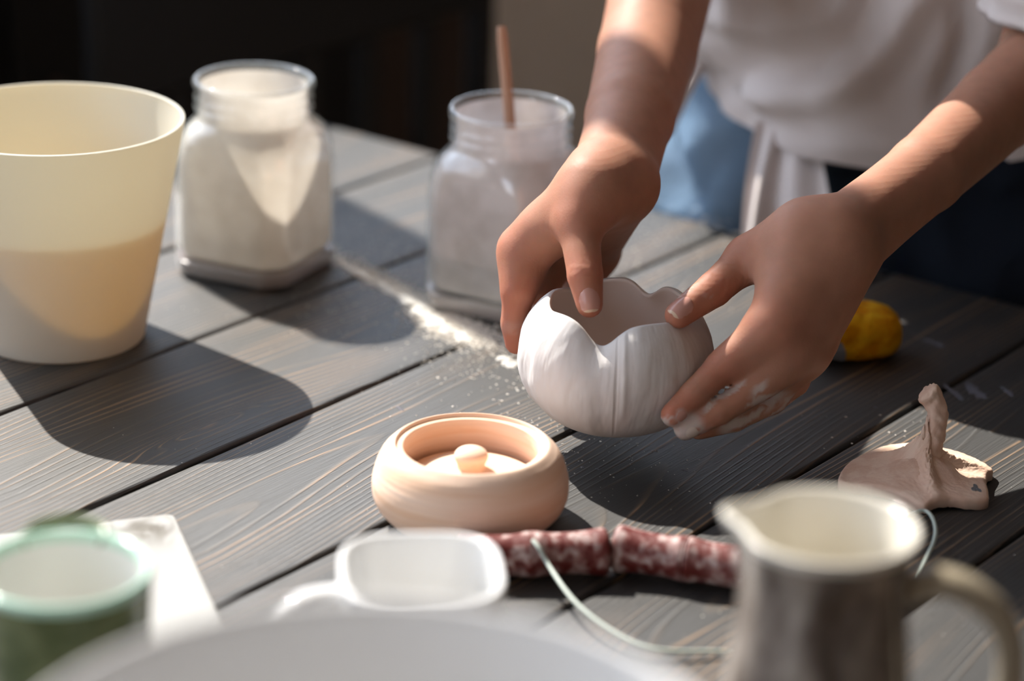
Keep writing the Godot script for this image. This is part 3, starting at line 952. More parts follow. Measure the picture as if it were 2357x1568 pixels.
func make_crumbs() -> void:
	# dry clay dust and crumbs: too many to count, one scatter of small chips
	var st := PackedVector3Array()
	var v := PackedVector3Array([Vector3(0.5, 0, 0), Vector3(-0.45, 0, 0.1), Vector3(0, 0, 0.5), Vector3(0.05, 0, -0.48), Vector3(0.05, 0.4, 0.02), Vector3(0.3, 0.25, 0.25), Vector3(-0.2, 0.3, -0.2)])
	var t := PackedInt32Array([0, 5, 2, 0, 3, 5, 5, 4, 2, 5, 3, 4, 3, 6, 4, 3, 1, 6, 1, 2, 6, 2, 4, 6])
	var chip := build(v, t, PackedVector2Array(), false)
	var list: Array[Transform3D] = []
	var drop := func(x: float, z: float, s: float):
		list.append(Transform3D(Basis(Vector3.UP, rng.randf() * TAU).scaled(Vector3(s * rng.randf_range(0.6, 1.4), s * rng.randf_range(0.4, 0.9), s * rng.randf_range(0.6, 1.4))), Vector3(x, 0.0001, z)))
	# all over the middle of the table
	for i in 700:
		var a := rng.randf_range(0.55, 1.32)
		var n := rng.randf_range(-1.15, -0.30)
		var p := room_point(n, 0, a)
		drop.call(p.x, p.z, 0.0003 + 0.0007 * pow(rng.randf(), 4))
	# drifts: x, z, spread along the sun's path, spread across, count, size
	for d in [[-0.060, -1.430, 0.060, 0.005, 3800, 0.0015], [-0.034, -1.380, 0.018, 0.008, 2600, 0.0017], [-0.02, -1.36, 0.03, 0.02, 260, 0.0011], [0.0, -1.32, 0.03, 0.022, 170, 0.0014], [-0.07, -1.40, 0.05, 0.03, 300, 0.0009], [0.0, -1.25, 0.03, 0.03, 90, 0.0012], [0.06, -1.20, 0.05, 0.03, 120, 0.0008], [0.11, -1.55, 0.05, 0.06, 500, 0.0012], [-0.09, -1.50, 0.04, 0.03, 400, 0.0009], [0.20, -1.25, 0.02, 0.02, 20, 0.0016]]:
		for i in d[4]:
			var g1 := rng.randfn() * 0.5
			var g2 := rng.randfn() * 0.5
			drop.call(d[0] + 0.601 * g1 * d[2] * 2 - 0.799 * g2 * d[3] * 2, d[1] + 0.799 * g1 * d[2] * 2 + 0.601 * g2 * d[3] * 2, d[5] * rng.randf_range(0.4, 1.3))
	var mm := MultiMesh.new()
	mm.transform_format = MultiMesh.TRANSFORM_3D
	mm.mesh = chip
	mm.instance_count = list.size()
	for i in list.size():
		mm.set_instance_transform(i, list[i])
	var o := MultiMeshInstance3D.new()
	o.name = "clay_crumbs"
	o.multimesh = mm
	o.material_override = mats.crumb
	o.position.y = TOP
	add_child(o)
	tag(o, "pale dry clay dust and crumbs scattered over the dark table", "clay dust")
	o.set_meta("kind", "stuff")

# ---------------------------------------------------------------- the potter
# one grid of distances: bones are [from, to, radius, radius]; smooth union over softness k
func field(lo: Vector3, dim: Vector3i, cell: float, bones: Array, k: float) -> PackedFloat32Array:
	var f := PackedFloat32Array()
	f.resize(dim.x * dim.y * dim.z)
	f.fill(0.05)
	var band := k + 3.0 * cell
	var soft := k
	for b in bones:
		k = b[4] if b.size() > 4 else soft
		var a: Vector3 = b[0]
		var d: Vector3 = b[1] - b[0]
		var ra: float = b[2]
		var dr: float = b[3] - b[2]
		var l2 := maxf(d.length_squared(), 1e-9)
		var m := maxf(b[2], b[3]) + band
		var p0 := (a.min(b[1]) - Vector3.ONE * m - lo) / cell
		var p1 := (a.max(b[1]) + Vector3.ONE * m - lo) / cell
		var i0 := Vector3i(maxi(0, int(p0.x)), maxi(0, int(p0.y)), maxi(0, int(p0.z)))
		var i1 := Vector3i(mini(dim.x - 1, int(p1.x) + 1), mini(dim.y - 1, int(p1.y) + 1), mini(dim.z - 1, int(p1.z) + 1))
		for z in range(i0.z, i1.z + 1):
			for y in range(i0.y, i1.y + 1):
				var at := (z * dim.y + y) * dim.x
				var q := Vector3(lo.x + i0.x * cell, lo.y + y * cell, lo.z + z * cell) - a
				for x in range(i0.x, i1.x + 1):
					var s := clampf(q.dot(d) / l2, 0.0, 1.0)
					var v := (q - d * s).length() - ra - dr * s
					q.x += cell
					if v < band:
						var o := f[at + x]
						var h := k - absf(o - v)
						f[at + x] = minf(o, v) - (h * h / (4.0 * k) if h > 0.0 else 0.0)
	return f

func join(a: PackedFloat32Array, b: PackedFloat32Array, k: float) -> void:
	for i in a.size():
		var o := a[i]
		var v := b[i]
		if o < 0.045 or v < 0.045:
			var h := k - absf(o - v)
			a[i] = minf(o, v) - (h * h / (4.0 * k) if h > 0.0 else 0.0)

# surface nets
func nets(f: PackedFloat32Array, lo: Vector3, dim: Vector3i, cell: float, v: PackedVector3Array, t: PackedInt32Array) -> void:
	var ids := {}
	var sx := 1
	var sy := dim.x
	var sz := dim.x * dim.y
	var off := [0, sx, sy, sx + sy, sz, sx + sz, sy + sz, sx + sy + sz]
	var edges := [[0, 1], [2, 3], [4, 5], [6, 7], [0, 2], [1, 3], [4, 6], [5, 7], [0, 4], [1, 5], [2, 6], [3, 7]]
	for z in dim.z - 1:
		for y in dim.y - 1:
			var row := (z * dim.y + y) * dim.x
			for x in dim.x - 1:
				var i := row + x
				var c := f[i]
				if c > 2.5 * cell or c < -2.5 * cell:
					continue
				var n := 0
				for o in off:
					if f[i + o] < 0.0:
						n += 1
				if n == 0 or n == 8:
					continue
				var p := Vector3.ZERO
				var m := 0
				for e in edges:
					var a: float = f[i + off[e[0]]]
					var b: float = f[i + off[e[1]]]
					if (a < 0.0) != (b < 0.0):
						var s := a / (a - b)
						var c0: int = e[0]
						var c1: int = e[1]
						p += Vector3(lerpf(c0 & 1, c1 & 1, s), lerpf((c0 >> 1) & 1, (c1 >> 1) & 1, s), lerpf(c0 >> 2, c1 >> 2, s))
						m += 1
				ids[i] = v.size()
				v.append(lo + (Vector3(x, y, z) + p / m) * cell)
	for i in ids:
		var a_in: bool = f[i] < 0.0
		for ax in 3:
			var st: int = [sx, sy, sz][ax]
			if (f[i + st] < 0.0) == a_in:
				continue
			var u: int = [sy, sz, sx][ax]
			var w: int = [sz, sx, sy][ax]
			if not (ids.has(i - u) and ids.has(i - w) and ids.has(i - u - w)):
				continue
			var p0: int = ids[i - u - w]
			var p1: int = ids[i - w]
			var p2: int = ids[i]
			var p3: int = ids[i - u]
			if a_in:
				t.append_array([p0, p1, p2, p0, p2, p3])
			else:
				t.append_array([p0, p2, p1, p0, p3, p2])

func limits(bones: Array, pad: float) -> AABB:
	var b := AABB(bones[0][0], Vector3.ZERO)
	for q in bones:
		b = b.expand(q[0]).expand(q[1])
	return b.grow(pad)

# an arm with its hand: palm bones blend softly, the fingers keep apart
func arm_into(palm: Array, fingers: Array, cell: float, v: PackedVector3Array, t: PackedInt32Array) -> void:
	var box := limits(palm + fingers, 0.04)
	var dim := Vector3i(box.size / cell) + Vector3i.ONE * 2
	var f := field(box.position, dim, cell, palm, 0.014)
	var g := field(box.position, dim, cell, fingers, 0.0013)
	join(f, g, 0.0065)
	nets(f, box.position, dim, cell, v, t)

# knuckle folds: fine grooves across the back of a finger joint
func fold_skin(v: PackedVector3Array, at: Vector3, along: Vector3, back: Vector3, reach: float, depth: float, gap: float) -> void:
	var r2 := reach * reach * 2.6
	for i in v.size():
		var d := v[i] - at
		if d.length_squared() > r2:
			continue
		var s := d.dot(along)
		var b := d.dot(back) / maxf(d.length(), 1e-5)
		if b < 0.1:
			continue
		var w := exp(-s * s / (gap * gap * 3.2)) * smoothstep(0.1, 0.6, b)
		v[i] -= back * depth * w * (0.5 + 0.5 * cos(s / gap * TAU))

func nail(parent: Node, tip: Vector3, along: Vector3, back: Vector3, r: float, wide: float, long: float, m: Material) -> void:
	along = along.normalized()
	back = (back - along * back.dot(along)).normalized()
	var side := along.cross(back)
	var shape := func(u: float, v: float, s0: float, s1: float) -> Vector3:
		var s := lerpf(s0, s1, v)
		var q := 2.0 * s - 1.0
		var w := wide * pow(maxf(0.0, 1.0 - pow(absf(q), 3.2)), 0.42)
		var a := (2.0 * u - 1.0) * w / r
		var lift := 0.0006 - 0.0012 * s * s - 0.0007 * pow(2.0 * u - 1.0, 2.0)
		return tip + along * (q * long * 0.5 - long * 0.06) + (side * sin(a) + back * cos(a)) * (r + lift) - back * 0.0016 * maxf(0.0, q) * maxf(0.0, q)
	part("fingernail", sheet(14, 16, func(u, v): return shape.call(u, v, 0.01, 0.90), false, false), m, parent)
	part("nail_edge", sheet(14, 6, func(u, v): return shape.call(u, v, 0.90, 0.995), false, false), mats.nail_tip, parent)

func make_powder() -> void:
	# spilt white powder between the jars, and slip smeared and dried on the planks
	var nz := noise(FastNoiseLite.TYPE_SIMPLEX_SMOOTH, 1.0, 3, 101)
	var heap := func(a: Vector2, b: Vector2, wide: float, high: float, seedy: float, flat: bool) -> ArrayMesh:
		var d := b - a
		var side := Vector2(-d.y, d.x).normalized()
		return sheet(48, 14, func(u, v):
			var ang: float = u * TAU
			var w := wide * (0.75 + 0.9 * nz.get_noise_2d(cos(ang) * 1.5 + seedy, sin(ang) * 4.0 + seedy))
			var reach: float = 1.0 - v
			var q := (a + b) / 2 + d * 0.5 * cos(ang) * reach + side * sin(ang) * w * reach + side * wide * 0.5 * nz.get_noise_2d(cos(ang) * reach * 2.5, seedy + 9.0)
			var y := high * (1.0 - reach * reach) * (1.0 if flat else 0.7 + 0.9 * absf(nz.get_noise_2d(q.x * 320.0, q.y * 320.0)))
			return Vector3(q.x, y + 0.00005, q.y), true, true)
	var o := thing("spilt_powder", "trail of spilt white powder on the planks between the two glass jars", "powder")
	o.set_meta("kind", "stuff")
	part("trail", heap.call(Vector2(-0.106, -1.484), Vector2(-0.064, -1.424), 0.0038, 0.0011, 1.0, false), mats.powder, o)
	part("trail", heap.call(Vector2(-0.072, -1.436), Vector2(-0.040, -1.385), 0.0062, 0.0016, 4.0, false), mats.powder, o)
	part("trail", heap.call(Vector2(-0.052, -1.396), Vector2(-0.024, -1.360), 0.0092, 0.0020, 7.0, false), mats.powder, o)
	part("trail", heap.call(Vector2(-0.006, -1.338), Vector2(0.002, -1.322), 0.0060, 0.0016, 11.0, false), mats.powder, o)
	var t := get_node("table")
	var turn := Basis(Vector3.UP, -TURN)
	for q in [[0.2370, -1.3850, 0.2460, -1.3720, 0.0030], [0.2500, -1.3200, 0.2570, -1.2960, 0.0042], [0.2380, -1.3160, 0.2450, -1.2930, 0.0022], [0.2690, -1.3160, 0.2730, -1.3000, 0.0018], [0.0868, -1.1905, 0.0905, -1.1880, 0.0009], [0.0437, -1.1885, 0.0460, -1.1872, 0.0010], [0.0366, -1.1910, 0.0380, -1.1890, 0.0010], [0.1950, -1.2808, 0.1965, -1.2790, 0.0012], [-0.060, -1.262, -0.056, -1.256, 0.0014]]:
		var a := turn * Vector3(q[0], 0, q[1])
		var b := turn * Vector3(q[2], 0, q[3])
		var sm := part("clay_smear", heap.call(Vector2(a.x, a.z), Vector2(b.x, b.z), q[4], 0.00016, q[0] * 70.0, true), mats.smear, t)

func make_person() -> void:
	# axes of the standing potter: ahead of her is across the table, towards the camera's left
	var ahead := Vector3(-0.6049, 0, 0.7963)
	var her_left := Vector3(0.7963, 0, 0.6049)
	var o := thing("person", "person in a white tied shirt and jeans leaning over, both hands on the bowl", "person", Vector3(0.25, -TOP, -1.63))
	var back_to := Vector3(-0.25, TOP, 1.63)     # meshes below are written from the point under the camera, at table height
	# --- arms and hands
	# the hand nearer the jars (her right)
	var L := {"elbow": Vector3(0.0950, 0.2150, -1.5350), "fore": Vector3(0.0829, 0.1847, -1.4859), "f2": Vector3(0.0715, 0.1553, -1.4186), "f3": Vector3(0.0597, 0.1409, -1.3358), "wr": Vector3(0.0434, 0.1286, -1.2585), "wu": Vector3(0.0542, 0.1248, -1.2674), "cmc": Vector3(0.0386, 0.1288, -1.2430), "tm": Vector3(0.0317, 0.1164, -1.2278), "ti": Vector3(0.0353, 0.0967, -1.2055), "tt": Vector3(0.0378, 0.0847, -1.1978),
		"im": Vector3(0.0049, 0.0923, -1.2547), "ip": Vector3(0.0023, 0.0726, -1.2399), "id": Vector3(0.0010, 0.0576, -1.2387), "it": Vector3(0.0024, 0.0470, -1.2387), "mm": Vector3(0.0178, 0.0773, -1.2884), "mp": Vector3(0.0106, 0.0537, -1.2837), "md": Vector3(0.0106, 0.0412, -1.2700), "mt": Vector3(0.0160, 0.0363, -1.2603),
		"rm": Vector3(0.0332, 0.0649, -1.3251), "rp": Vector3(0.0268, 0.0450, -1.3111), "rd": Vector3(0.0258, 0.0358, -1.2932), "rt": Vector3(0.0281, 0.0324, -1.2758), "pm": Vector3(0.0474, 0.0669, -1.3311), "pp": Vector3(0.0397, 0.0479, -1.3237), "pd": Vector3(0.0376, 0.0381, -1.3095), "pt": Vector3(0.0397, 0.0346, -1.2926)}
	# the hand nearer the pitcher (her left)
	var R := {"elbow": Vector3(0.3111, 0.1709, -1.4108), "f2": Vector3(0.2605, 0.1475, -1.3555), "f3": Vector3(0.2112, 0.1318, -1.2793), "wr": Vector3(0.1571, 0.1178, -1.2148), "wu": Vector3(0.1629, 0.1057, -1.2206), "cmc": Vector3(0.1433, 0.1171, -1.2156), "tm": Vector3(0.1176, 0.1002, -1.2284), "ti": Vector3(0.0999, 0.0896, -1.2110), "tt": Vector3(0.0816, 0.0816, -1.1940),
		"im": Vector3(0.1293, 0.0807, -1.1890), "ip": Vector3(0.1028, 0.0581, -1.1829), "id": Vector3(0.0902, 0.0479, -1.1742), "it": Vector3(0.0799, 0.0392, -1.1679), "mm": Vector3(0.1412, 0.0679, -1.1934), "mp": Vector3(0.1222, 0.0494, -1.1824), "md": Vector3(0.1028, 0.0394, -1.1732), "mt": Vector3(0.0864, 0.0315, -1.1689),
		"rm": Vector3(0.1492, 0.0634, -1.2052), "rp": Vector3(0.1313, 0.0378, -1.1955), "rd": Vector3(0.1115, 0.0305, -1.1858), "rt": Vector3(0.0944, 0.0252, -1.1848), "pm": Vector3(0.1544, 0.0625, -1.2203), "pp": Vector3(0.1447, 0.0384, -1.2162), "pd": Vector3(0.1317, 0.0308, -1.2059), "pt": Vector3(0.1206, 0.0286, -1.2020)}
	var v := PackedVector3Array()
	var t := PackedInt32Array()
	for h in [L, R]:
		var mid: Vector3 = h.wr.lerp(h.wu, 0.5)
		var palm := [[h.wr, h.im, 0.0165, 0.0112], [h.wr.lerp(h.wu, 0.35), h.mm, 0.0165, 0.0112], [h.wr.lerp(h.wu, 0.7), h.rm, 0.0162, 0.0106], [h.wu, h.pm, 0.0160, 0.0100],
			[h.wr, h.cmc, 0.0160, 0.0135], [h.cmc, h.tm, 0.0135, 0.0108], [h.cmc, h.im, 0.0125, 0.0095], [h.tm.lerp(h.cmc, 0.4), h.im.lerp(h.cmc, 0.35), 0.0085, 0.0080],
			[h.im.lerp(h.ip, 0.30), h.mm.lerp(h.mp, 0.30), 0.0062, 0.0062], [h.mm.lerp(h.mp, 0.30), h.rm.lerp(h.rp, 0.25), 0.0062, 0.0062], [h.rm.lerp(h.rp, 0.25), h.pm.lerp(h.pp, 0.30), 0.0058, 0.0055],
			[h.im.lerp(h.ip, 0.85), h.mm.lerp(h.mp, 0.75), 0.0066, 0.0066]]
		if h == L:
			palm += [[h.wr, h.f3, 0.0172, 0.0222, 0.006], [h.wu, h.f3, 0.0172, 0.0222, 0.006], [h.f3, h.f2, 0.0240, 0.0278, 0.003], [h.f2, h.fore, 0.0278, 0.0302, 0.003], [h.fore, h.elbow, 0.0302, 0.0312, 0.003]]
		else:
			palm += [[h.wr, h.f3, 0.0165, 0.0190, 0.006], [h.wu, h.f3, 0.0165, 0.0190, 0.006], [h.f3, h.f2, 0.0205, 0.0240, 0.003], [h.f2, h.elbow, 0.0240, 0.0300, 0.003]]
		var fingers := [[h.tm, h.ti, 0.0104, 0.0088], [h.ti, h.tt, 0.0090, 0.0068],
			[h.im, h.ip, 0.0094, 0.0079], [h.ip, h.id, 0.0079, 0.0071], [h.id, h.it, 0.0071, 0.0061],
			[h.mm, h.mp, 0.0090, 0.0074], [h.mp, h.md, 0.0074, 0.0067], [h.md, h.mt, 0.0067, 0.0058],
			[h.rm, h.rp, 0.0088, 0.0074], [h.rp, h.rd, 0.0074, 0.0067], [h.rd, h.rt, 0.0067, 0.0058],
			[h.pm, h.pp, 0.0080, 0.0066], [h.pp, h.pd, 0.0066, 0.0059], [h.pd, h.pt, 0.0059, 0.0052]]
		arm_into(palm, fingers, 0.0018, v, t)
	var eye := Vector3(0, 0.53, 0)
	for q in [[R.ti, R.tt - R.tm, 0.0090, 0.00055, 0.0019], [L.ti, L.tt - L.tm, 0.0090, 0.00045, 0.0019], [R.ip, R.id - R.im, 0.0080, 0.00045, 0.0017], [R.id, R.it - R.ip, 0.0070, 0.0003, 0.0014], [R.mp, R.md - R.mm, 0.0078, 0.0004, 0.0017]]:
		var al: Vector3 = q[1].normalized()
		var bk: Vector3 = (eye - q[0]).normalized()
		bk = (bk - al * bk.dot(al)).normalized()
		fold_skin(v, q[0], al, bk, q[2], q[3], q[4])
	# --- upper body: coarser, same surface
	var chest := Vector3(0.2150, 0.4300, -1.5150)
	var hips := Vector3(0.2700, 0.1000, -1.6300)
	var sh_r := chest - her_left * 0.150 + Vector3(0, 0.070, 0)
	var sh_l := chest + her_left * 0.150 + Vector3(0, 0.070, 0)
	var neck := chest + Vector3(0, 0.135, 0) + ahead * 0.03
	var head := neck + Vector3(0, 0.115, 0) + ahead * 0.055
	var torso := [[hips - her_left * 0.05, chest - her_left * 0.06, 0.085, 0.085], [hips + her_left * 0.05, chest + her_left * 0.06, 0.085, 0.085], [chest - her_left * 0.07, sh_r, 0.075, 0.048], [chest + her_left * 0.07, sh_l, 0.075, 0.048],
		[sh_r, L.elbow, 0.045, 0.0345], [sh_l, R.elbow, 0.045, 0.0335], [L.elbow, L.fore, 0.0330, 0.0285], [R.elbow, R.elbow.lerp(R.f2, 0.4), 0.0325, 0.0262], [chest, neck, 0.070, 0.045], [neck, head, 0.045, 0.050],
		[head, head + Vector3(0, 0.055, 0) - ahead * 0.02, 0.070, 0.082], [head + ahead * 0.03, head + ahead * 0.045 - Vector3(0, 0.04, 0), 0.052, 0.036], [head + ahead * 0.085, head + ahead * 0.098 - Vector3(0, 0.018, 0), 0.007, 0.010]]
	var box := limits(torso, 0.13)
	var dim := Vector3i(box.size / 0.012) + Vector3i.ONE * 2
	nets(field(box.position, dim, 0.012, torso, 0.035), box.position, dim, 0.012, v, t)
	# skin tone: redder at knuckles and fingertips, pale where clay has dried on
	var nz := noise(FastNoiseLite.TYPE_SIMPLEX_SMOOTH, 60.0, 4, 88)
	var base := Vector3(0.40, 0.200, 0.132)
	var red := Vector3(0.42, 0.145, 0.090)
	var clay := Vector3(0.55, 0.48, 0.44)
	var flush := [[R.im, 0.010], [R.ip, 0.009], [R.tt, 0.009], [R.ti, 0.008], [R.it, 0.010], [R.mt, 0.010], [R.tm, 0.010], [L.tt, 0.009], [L.ti, 0.009], [L.tm, 0.010], [L.im, 0.012], [L.ip, 0.012], [L.it, 0.012], [L.mp, 0.014], [L.rp, 0.016]]
	# [from, to, reach, how much]
	var smears := [[R.mm.lerp(R.rm, 0.45), R.mp.lerp(R.rp, 0.4), 0.0085, 0.55], [R.mp, R.md, 0.0080, 0.42], [R.rp, R.rd, 0.0085, 0.55], [R.mt, R.mt, 0.0085, 1.1], [R.pp, R.pd, 0.0080, 0.40], [R.it, R.it, 0.0060, 0.45], [L.id, L.id, 0.0055, 0.75], [L.mp, L.rp, 0.0120, 0.35], [L.rm, L.rp, 0.0120, 0.30], [R.ti, R.tt, 0.0075, 0.20]]
	var col := PackedColorArray()
	for p in v:
		var k := 0.0
		for q in flush:
			k = maxf(k, exp(-p.distance_squared_to(q[0]) / (2.0 * q[1] * q[1])))
		var c := base.lerp(red, 0.75 * k) * (1.0 + 0.10 * nz.get_noise_3dv(p * 1.5))
		for q in smears:
			var d: Vector3 = q[1] - q[0]
			var s := clampf((p - q[0]).dot(d) / maxf(d.length_squared(), 1e-9), 0.0, 1.0)
			var near: float = (p - q[0] - d * s).length() / q[2]
			if near < 1.5:
				var dn := d.normalized()
				var run: float = (p - q[0]).dot(dn)
				var w := clampf((q[3] - 0.5 + 1.1 * nz.get_noise_3dv((p - dn * run) * 2.2 + dn * run * 0.5)) * 5.0, 0.0, 1.0) * (1.0 - smoothstep(0.9, 1.5, near))
				c = c.lerp(clay, w * 0.85)
		col.append(Color(c.x, c.y, c.z))
	for i in v.size():
		v[i] += back_to
	var body := part("body", build(v, t, PackedVector2Array(), true, col), mats.skin, o)
	# --- nails
	var nails := Node3D.new()
	for q in [[R.tt, R.tt - R.ti, Vector3(-0.25, 0.75, 0.75), 0.0072, 0.0064, 0.0125], [L.tt, L.tt - L.ti, Vector3(-0.05, 0.75, 0.75), 0.0072, 0.0064, 0.0120], [R.it, R.it - R.id, Vector3(0.45, -0.05, 0.9), 0.0060, 0.0042, 0.0082], [R.mt, R.mt - R.md, Vector3(0.30, -0.20, 0.95), 0.0058, 0.0042, 0.0082]]:
		nail(body, q[0] + back_to, q[1], q[2], q[3], q[4], q[5], mats.dried_clay if q[0] == R.mt else mats.nail)
	nails.free()
	make_clothes(o, back_to, ahead, her_left, chest, hips, sh_r, sh_l, L.elbow, R.elbow, R.f2)
	# hair: a short cap over the head
	part("hair", sheet(40, 24, func(a, b):
		var th: float = a * TAU
		var ph: float = b * 2.0
		var dir := Vector3(sin(ph) * cos(th), cos(ph), sin(ph) * sin(th))
		var cut := 1.0 - 0.22 * smoothstep(0.2, 0.9, dir.dot(ahead)) * smoothstep(0.7, 1.6, ph)
		return head + back_to + Vector3(0, 0.045, 0) - ahead * 0.018 + dir * 0.094 * cut, true, false), mats.hair, o)

func make_clothes(o: Node3D, back_to: Vector3, ahead: Vector3, her_left: Vector3, chest: Vector3, hips: Vector3, sh_r: Vector3, sh_l: Vector3, el_r: Vector3, el_l: Vector3, f2_l: Vector3) -> void:
	var nz := noise(FastNoiseLite.TYPE_SIMPLEX_SMOOTH, 1.0, 2, 91)
	# shirt: a loose tunic from the shoulders to a drooping hem
	var rings := [[0.075, 0.000, 0.172, 0.112], [0.10, 0.000, 0.172, 0.118], [0.16, 0.006, 0.168, 0.122], [0.24, 0.020, 0.166, 0.120], [0.32, 0.050, 0.170, 0.116], [0.40, 0.085, 0.176, 0.112], [0.46, 0.105, 0.172, 0.100], [0.505, 0.115, 0.145, 0.080], [0.535, 0.120, 0.085, 0.062], [0.560, 0.125, 0.062, 0.055]]
	var hip0 := Vector3(0.2600, 0, -1.6250)
	# drawn folds: height, width, and the line each follows as (angle round the body, height)
	var creases := [
		[0.013, 0.010, [Vector2(1.90, 0.098), Vector2(1.612, 0.112), Vector2(1.466, 0.123), Vector2(1.327, 0.148), Vector2(1.20, 0.185)]],
		[-0.008, 0.008, [Vector2(1.93, 0.116), Vector2(1.661, 0.124), Vector2(1.511, 0.139), Vector2(1.40, 0.165), Vector2(1.34, 0.20)]],
		[0.011, 0.008, [Vector2(1.96, 0.131), Vector2(1.711, 0.147), Vector2(1.533, 0.160), Vector2(1.44, 0.185)]],
		[0.009, 0.006, [Vector2(1.915, 0.175), Vector2(1.90, 0.140)]],
		[-0.010, 0.006, [Vector2(2.25, 0.124), Vector2(1.901, 0.130)]],
		[0.008, 0.006, [Vector2(2.16, 0.125), Vector2(2.05, 0.100)]],
		[-0.012, 0.007, [Vector2(1.05, 0.19), Vector2(1.03, 0.157), Vector2(1.11, 0.120)]]]
	var n := rings.size() - 1
	var tunic := func(u: float, s: float, inset: float) -> Vector3:
		var f := s * n
		var i := mini(int(f), n - 1)
		var w := f - i
		var r := []
		for k in 4:
			r.append(lerpf(rings[i][k], rings[i + 1][k], w))
		var a := u * TAU          # 0 = her left, PI/2 = ahead
		var y: float = r[0]
		var low := 1.0 - smoothstep(0.0, 0.35, s)
		var front := maxf(0.0, sin(a))
		y += low * (0.030 * pow(absf(cos(a)), 2.0) - 0.016 * front)
		# soft slanting folds, gathered towards the knot at her right front
		var d := wrapf(a - 2.35, -PI, PI)
		var folds := 0.0095 * sin(a * 5.0 + s * 9.0 + 1.6 * nz.get_noise_2d(a * 1.3, s * 4.0)) * (0.35 + 0.65 * front) + 0.010 * nz.get_noise_2d(cos(a) * 2.0 + s * 2.0, sin(a) * 2.0 - s * 5.0)
		folds += 0.026 * exp(-pow((d + 0.75 * (s * 3.2 - 0.35)) / 0.16, 2.0)) * smoothstep(0.02, 0.2, s) * (1.0 - smoothstep(0.4, 0.7, s))
		folds += 0.024 * exp(-pow((d + 1.25 * (s * 3.0 - 0.25)) / 0.14, 2.0)) * smoothstep(0.02, 0.2, s) * (1.0 - smoothstep(0.4, 0.7, s))
		folds *= 0.6
		for q in creases:
			var near := 1.0
			for j in q[2].size() - 1:
				var e0 := Vector2(q[2][j].x * 0.14, q[2][j].y)
				var e1 := Vector2(q[2][j + 1].x * 0.14, q[2][j + 1].y)
				var pt := Vector2(a * 0.14, r[0])
				var seg := e1 - e0
				near = minf(near, (pt - e0 - seg * clampf((pt - e0).dot(seg) / seg.length_squared(), 0.0, 1.0)).length())
			folds += q[0] * exp(-near * near / (q[1] * q[1]))
		folds = maxf(folds, -0.010)
		var k := 1.0 + (folds - inset) / 0.13
		return hip0 + back_to + ahead * r[1] + Vector3(0, y, 0) + her_left * cos(a) * r[2] * k + ahead * sin(a) * r[3] * k
	var shirt := part("shirt", sheet(160, 96, func(u, w):
		return tunic.call(u, w / 0.75, 0.0) if w <= 0.75 else tunic.call(u, (1.0 - w) / 0.25 * 0.5, 0.004), true, true), mats.white_linen, o)
	# sleeves, rolled above the elbow on her right and at the elbow on her left
	for q in [[sh_r, el_r, 0.84, 0.058, 0.056], [sh_l, el_l, 0.97, 0.060, 0.052]]:
		var a: Vector3 = q[0] + back_to
		var b: Vector3 = a + (q[1] - q[0]) * q[2]
		var path := curve([a - (b - a) * 0.1, a.lerp(b, 0.5), b], 10)
		var r0: float = q[3]
		var r1: float = q[4]
		var sleeve := func(u: float, s: float, inset: float) -> Vector3:
			var m := path.size() - 1
			var i := clampi(int(s * m), 0, m - 1)
			var c := path[i].lerp(path[i + 1], s * m - i)
			var dir := (path[mini(i + 2, m)] - path[maxi(i - 1, 0)]).normalized()
			var e := dir.cross(Vector3(0.3, 0.1, 1.0)).normalized()
			var g := dir.cross(e)
			var r := lerpf(r0, r1, s) + 0.004 * nz.get_noise_2d(sin(u * TAU) * 2.0, s * 7.0 + 30.0) + 0.0035 * smoothstep(0.80, 0.83, s) * (1.0 + 0.6 * sin(s * 90.0)) - inset
			return c + (e * cos(u * TAU) + g * sin(u * TAU)) * r
		part("sleeve", sheet(64, 60, func(u, w): return sleeve.call(u, w / 0.8, 0.0) if w <= 0.8 else sleeve.call(u, 1.0 - (w - 0.8) * 0.9, 0.0035), true, false), mats.white_linen, shirt)
	# the shirt tails: hanging strips of cloth
	for q in [[Vector3(0.1590, 0.0720, -1.5700), Vector3(0.1490, 0.0030, -1.5240), 0.018, 0.018, 0.0], [Vector3(0.1750, 0.0700, -1.5610), Vector3(0.1820, 0.0030, -1.5130), 0.026, 0.050, 1.3], [Vector3(0.1170, 0.1000, -1.6200), Vector3(0.0960, 0.0480, -1.6100), 0.012, 0.010, 0.6]]:
		var a: Vector3 = q[0] + back_to
		var b: Vector3 = q[1] + back_to
		var across := Vector3(0.9, 0.05, 0.42).normalized()
		var out := Vector3(-0.42, 0.0, 0.9)
		var strip := func(u: float, s: float, k: float) -> Vector3:
			var w := lerpf(q[2], q[3], s) * 0.5 * (1.0 - 0.25 * smoothstep(0.85, 1.0, s) * u * u)
			return a.lerp(b, s) + across * u * w + out * (0.004 * sin(u * 4.0 + q[4] + s * 1.5) + 0.006 * sin(s * 3.0) + k) - Vector3(0, 0.010 * maxf(0.0, u) * s * (1.0 if q[4] == 0.0 else -0.4), 0)
		part("shirt_tail", sheet(28, 40, func(u, w): return strip.call(cos(u * TAU), w, 0.0011 * sin(u * TAU)), true, true), mats.white_linen, shirt)
	# jeans
	var pr := hip0 - her_left * 0.080
	var pl := hip0 + her_left * 0.085
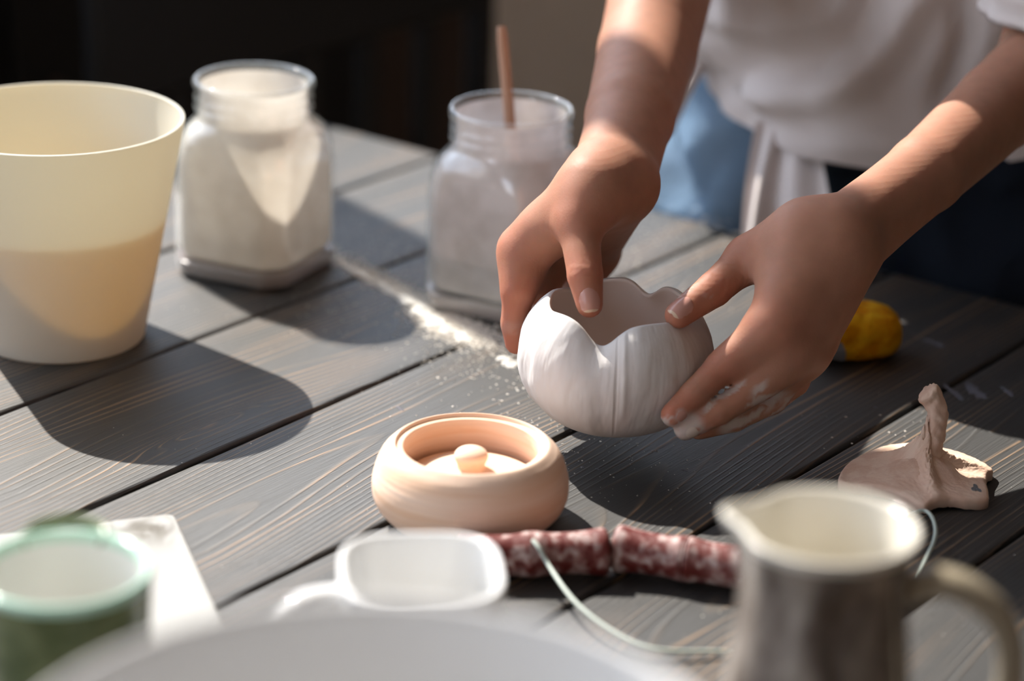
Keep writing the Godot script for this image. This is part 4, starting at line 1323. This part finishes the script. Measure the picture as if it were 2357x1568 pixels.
	var legs := [[pr + Vector3(0, 0.12, 0), pr + Vector3(0, -0.02, 0) - her_left * 0.010, 0.088, 0.092], [pl + Vector3(0, 0.12, 0), pl + Vector3(0, -0.02, 0), 0.088, 0.092], [hip0 + Vector3(0, 0.16, 0) - her_left * 0.05, hip0 + Vector3(0, 0.16, 0) + her_left * 0.05, 0.10, 0.10],
		[pr + Vector3(0, -0.02, 0) - her_left * 0.010, pr + Vector3(0, -0.32, 0) - her_left * 0.01, 0.092, 0.062], [pr + Vector3(0, -0.32, 0) - her_left * 0.01, pr + Vector3(0, -0.67, 0) - her_left * 0.01 - ahead * 0.04, 0.062, 0.050],
		[pl + Vector3(0, -0.02, 0), pl + Vector3(0, -0.32, 0), 0.092, 0.062], [pl + Vector3(0, -0.32, 0), pl + Vector3(0, -0.67, 0) - ahead * 0.04, 0.062, 0.050]]
	var box := limits(legs, 0.13)
	var dim := Vector3i(box.size / 0.010) + Vector3i.ONE * 2
	var f := field(box.position, dim, 0.010, legs, 0.03)
	var v := PackedVector3Array()
	var t := PackedInt32Array()
	nets(f, box.position, dim, 0.010, v, t)
	for i in v.size():
		var p := v[i]
		var side := (p - hip0).dot(her_left)
		var dirp := Vector3(p.x - hip0.x, 0, p.z - hip0.z).normalized()
		v[i] = p + back_to + dirp * (0.0055 * sin(p.y * 95.0 + side * 80.0 + 2.5 * nz.get_noise_3dv(p * 9.0)) + 0.005 * nz.get_noise_3dv(p * 22.0)) * smoothstep(-0.30, -0.05, p.y)
	# sunlight painted pale on her right thigh, deep shade painted navy elsewhere
	var worn_or_sunlit := pr + back_to + ahead * 0.10 - her_left * 0.03
	var painted_light := PackedColorArray()
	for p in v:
		var d := p - worn_or_sunlit
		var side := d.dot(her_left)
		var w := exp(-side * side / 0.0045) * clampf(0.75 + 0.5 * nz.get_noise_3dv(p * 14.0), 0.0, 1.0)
		painted_light.append(Color(0.014, 0.018, 0.026).lerp(Color(0.255, 0.380, 0.530), w))
	part("jeans", build(v, t, PackedVector2Array(), true, painted_light), mats.denim, o)
	for s in [pr - her_left * 0.01, pl]:
		var heel: Vector3 = s + back_to + Vector3(0, -TOP, 0) - ahead * 0.085
		part("shoe", sheet(40, 20, func(u, w):
			var a: float = u * TAU
			var b: float = (w - 0.5) * PI
			var len := 0.13 * cos(a)
			return heel + ahead * (0.085 + len * pow(cos(b), 0.6)) + her_left * 0.046 * sin(a) * pow(cos(b), 0.6) * (1.0 + 0.12 * cos(a)) + Vector3(0, 0.040 + 0.040 * sin(b) * (1.0 - 0.35 * maxf(0.0, cos(a))), 0), true, true), mats.black_paint, o)
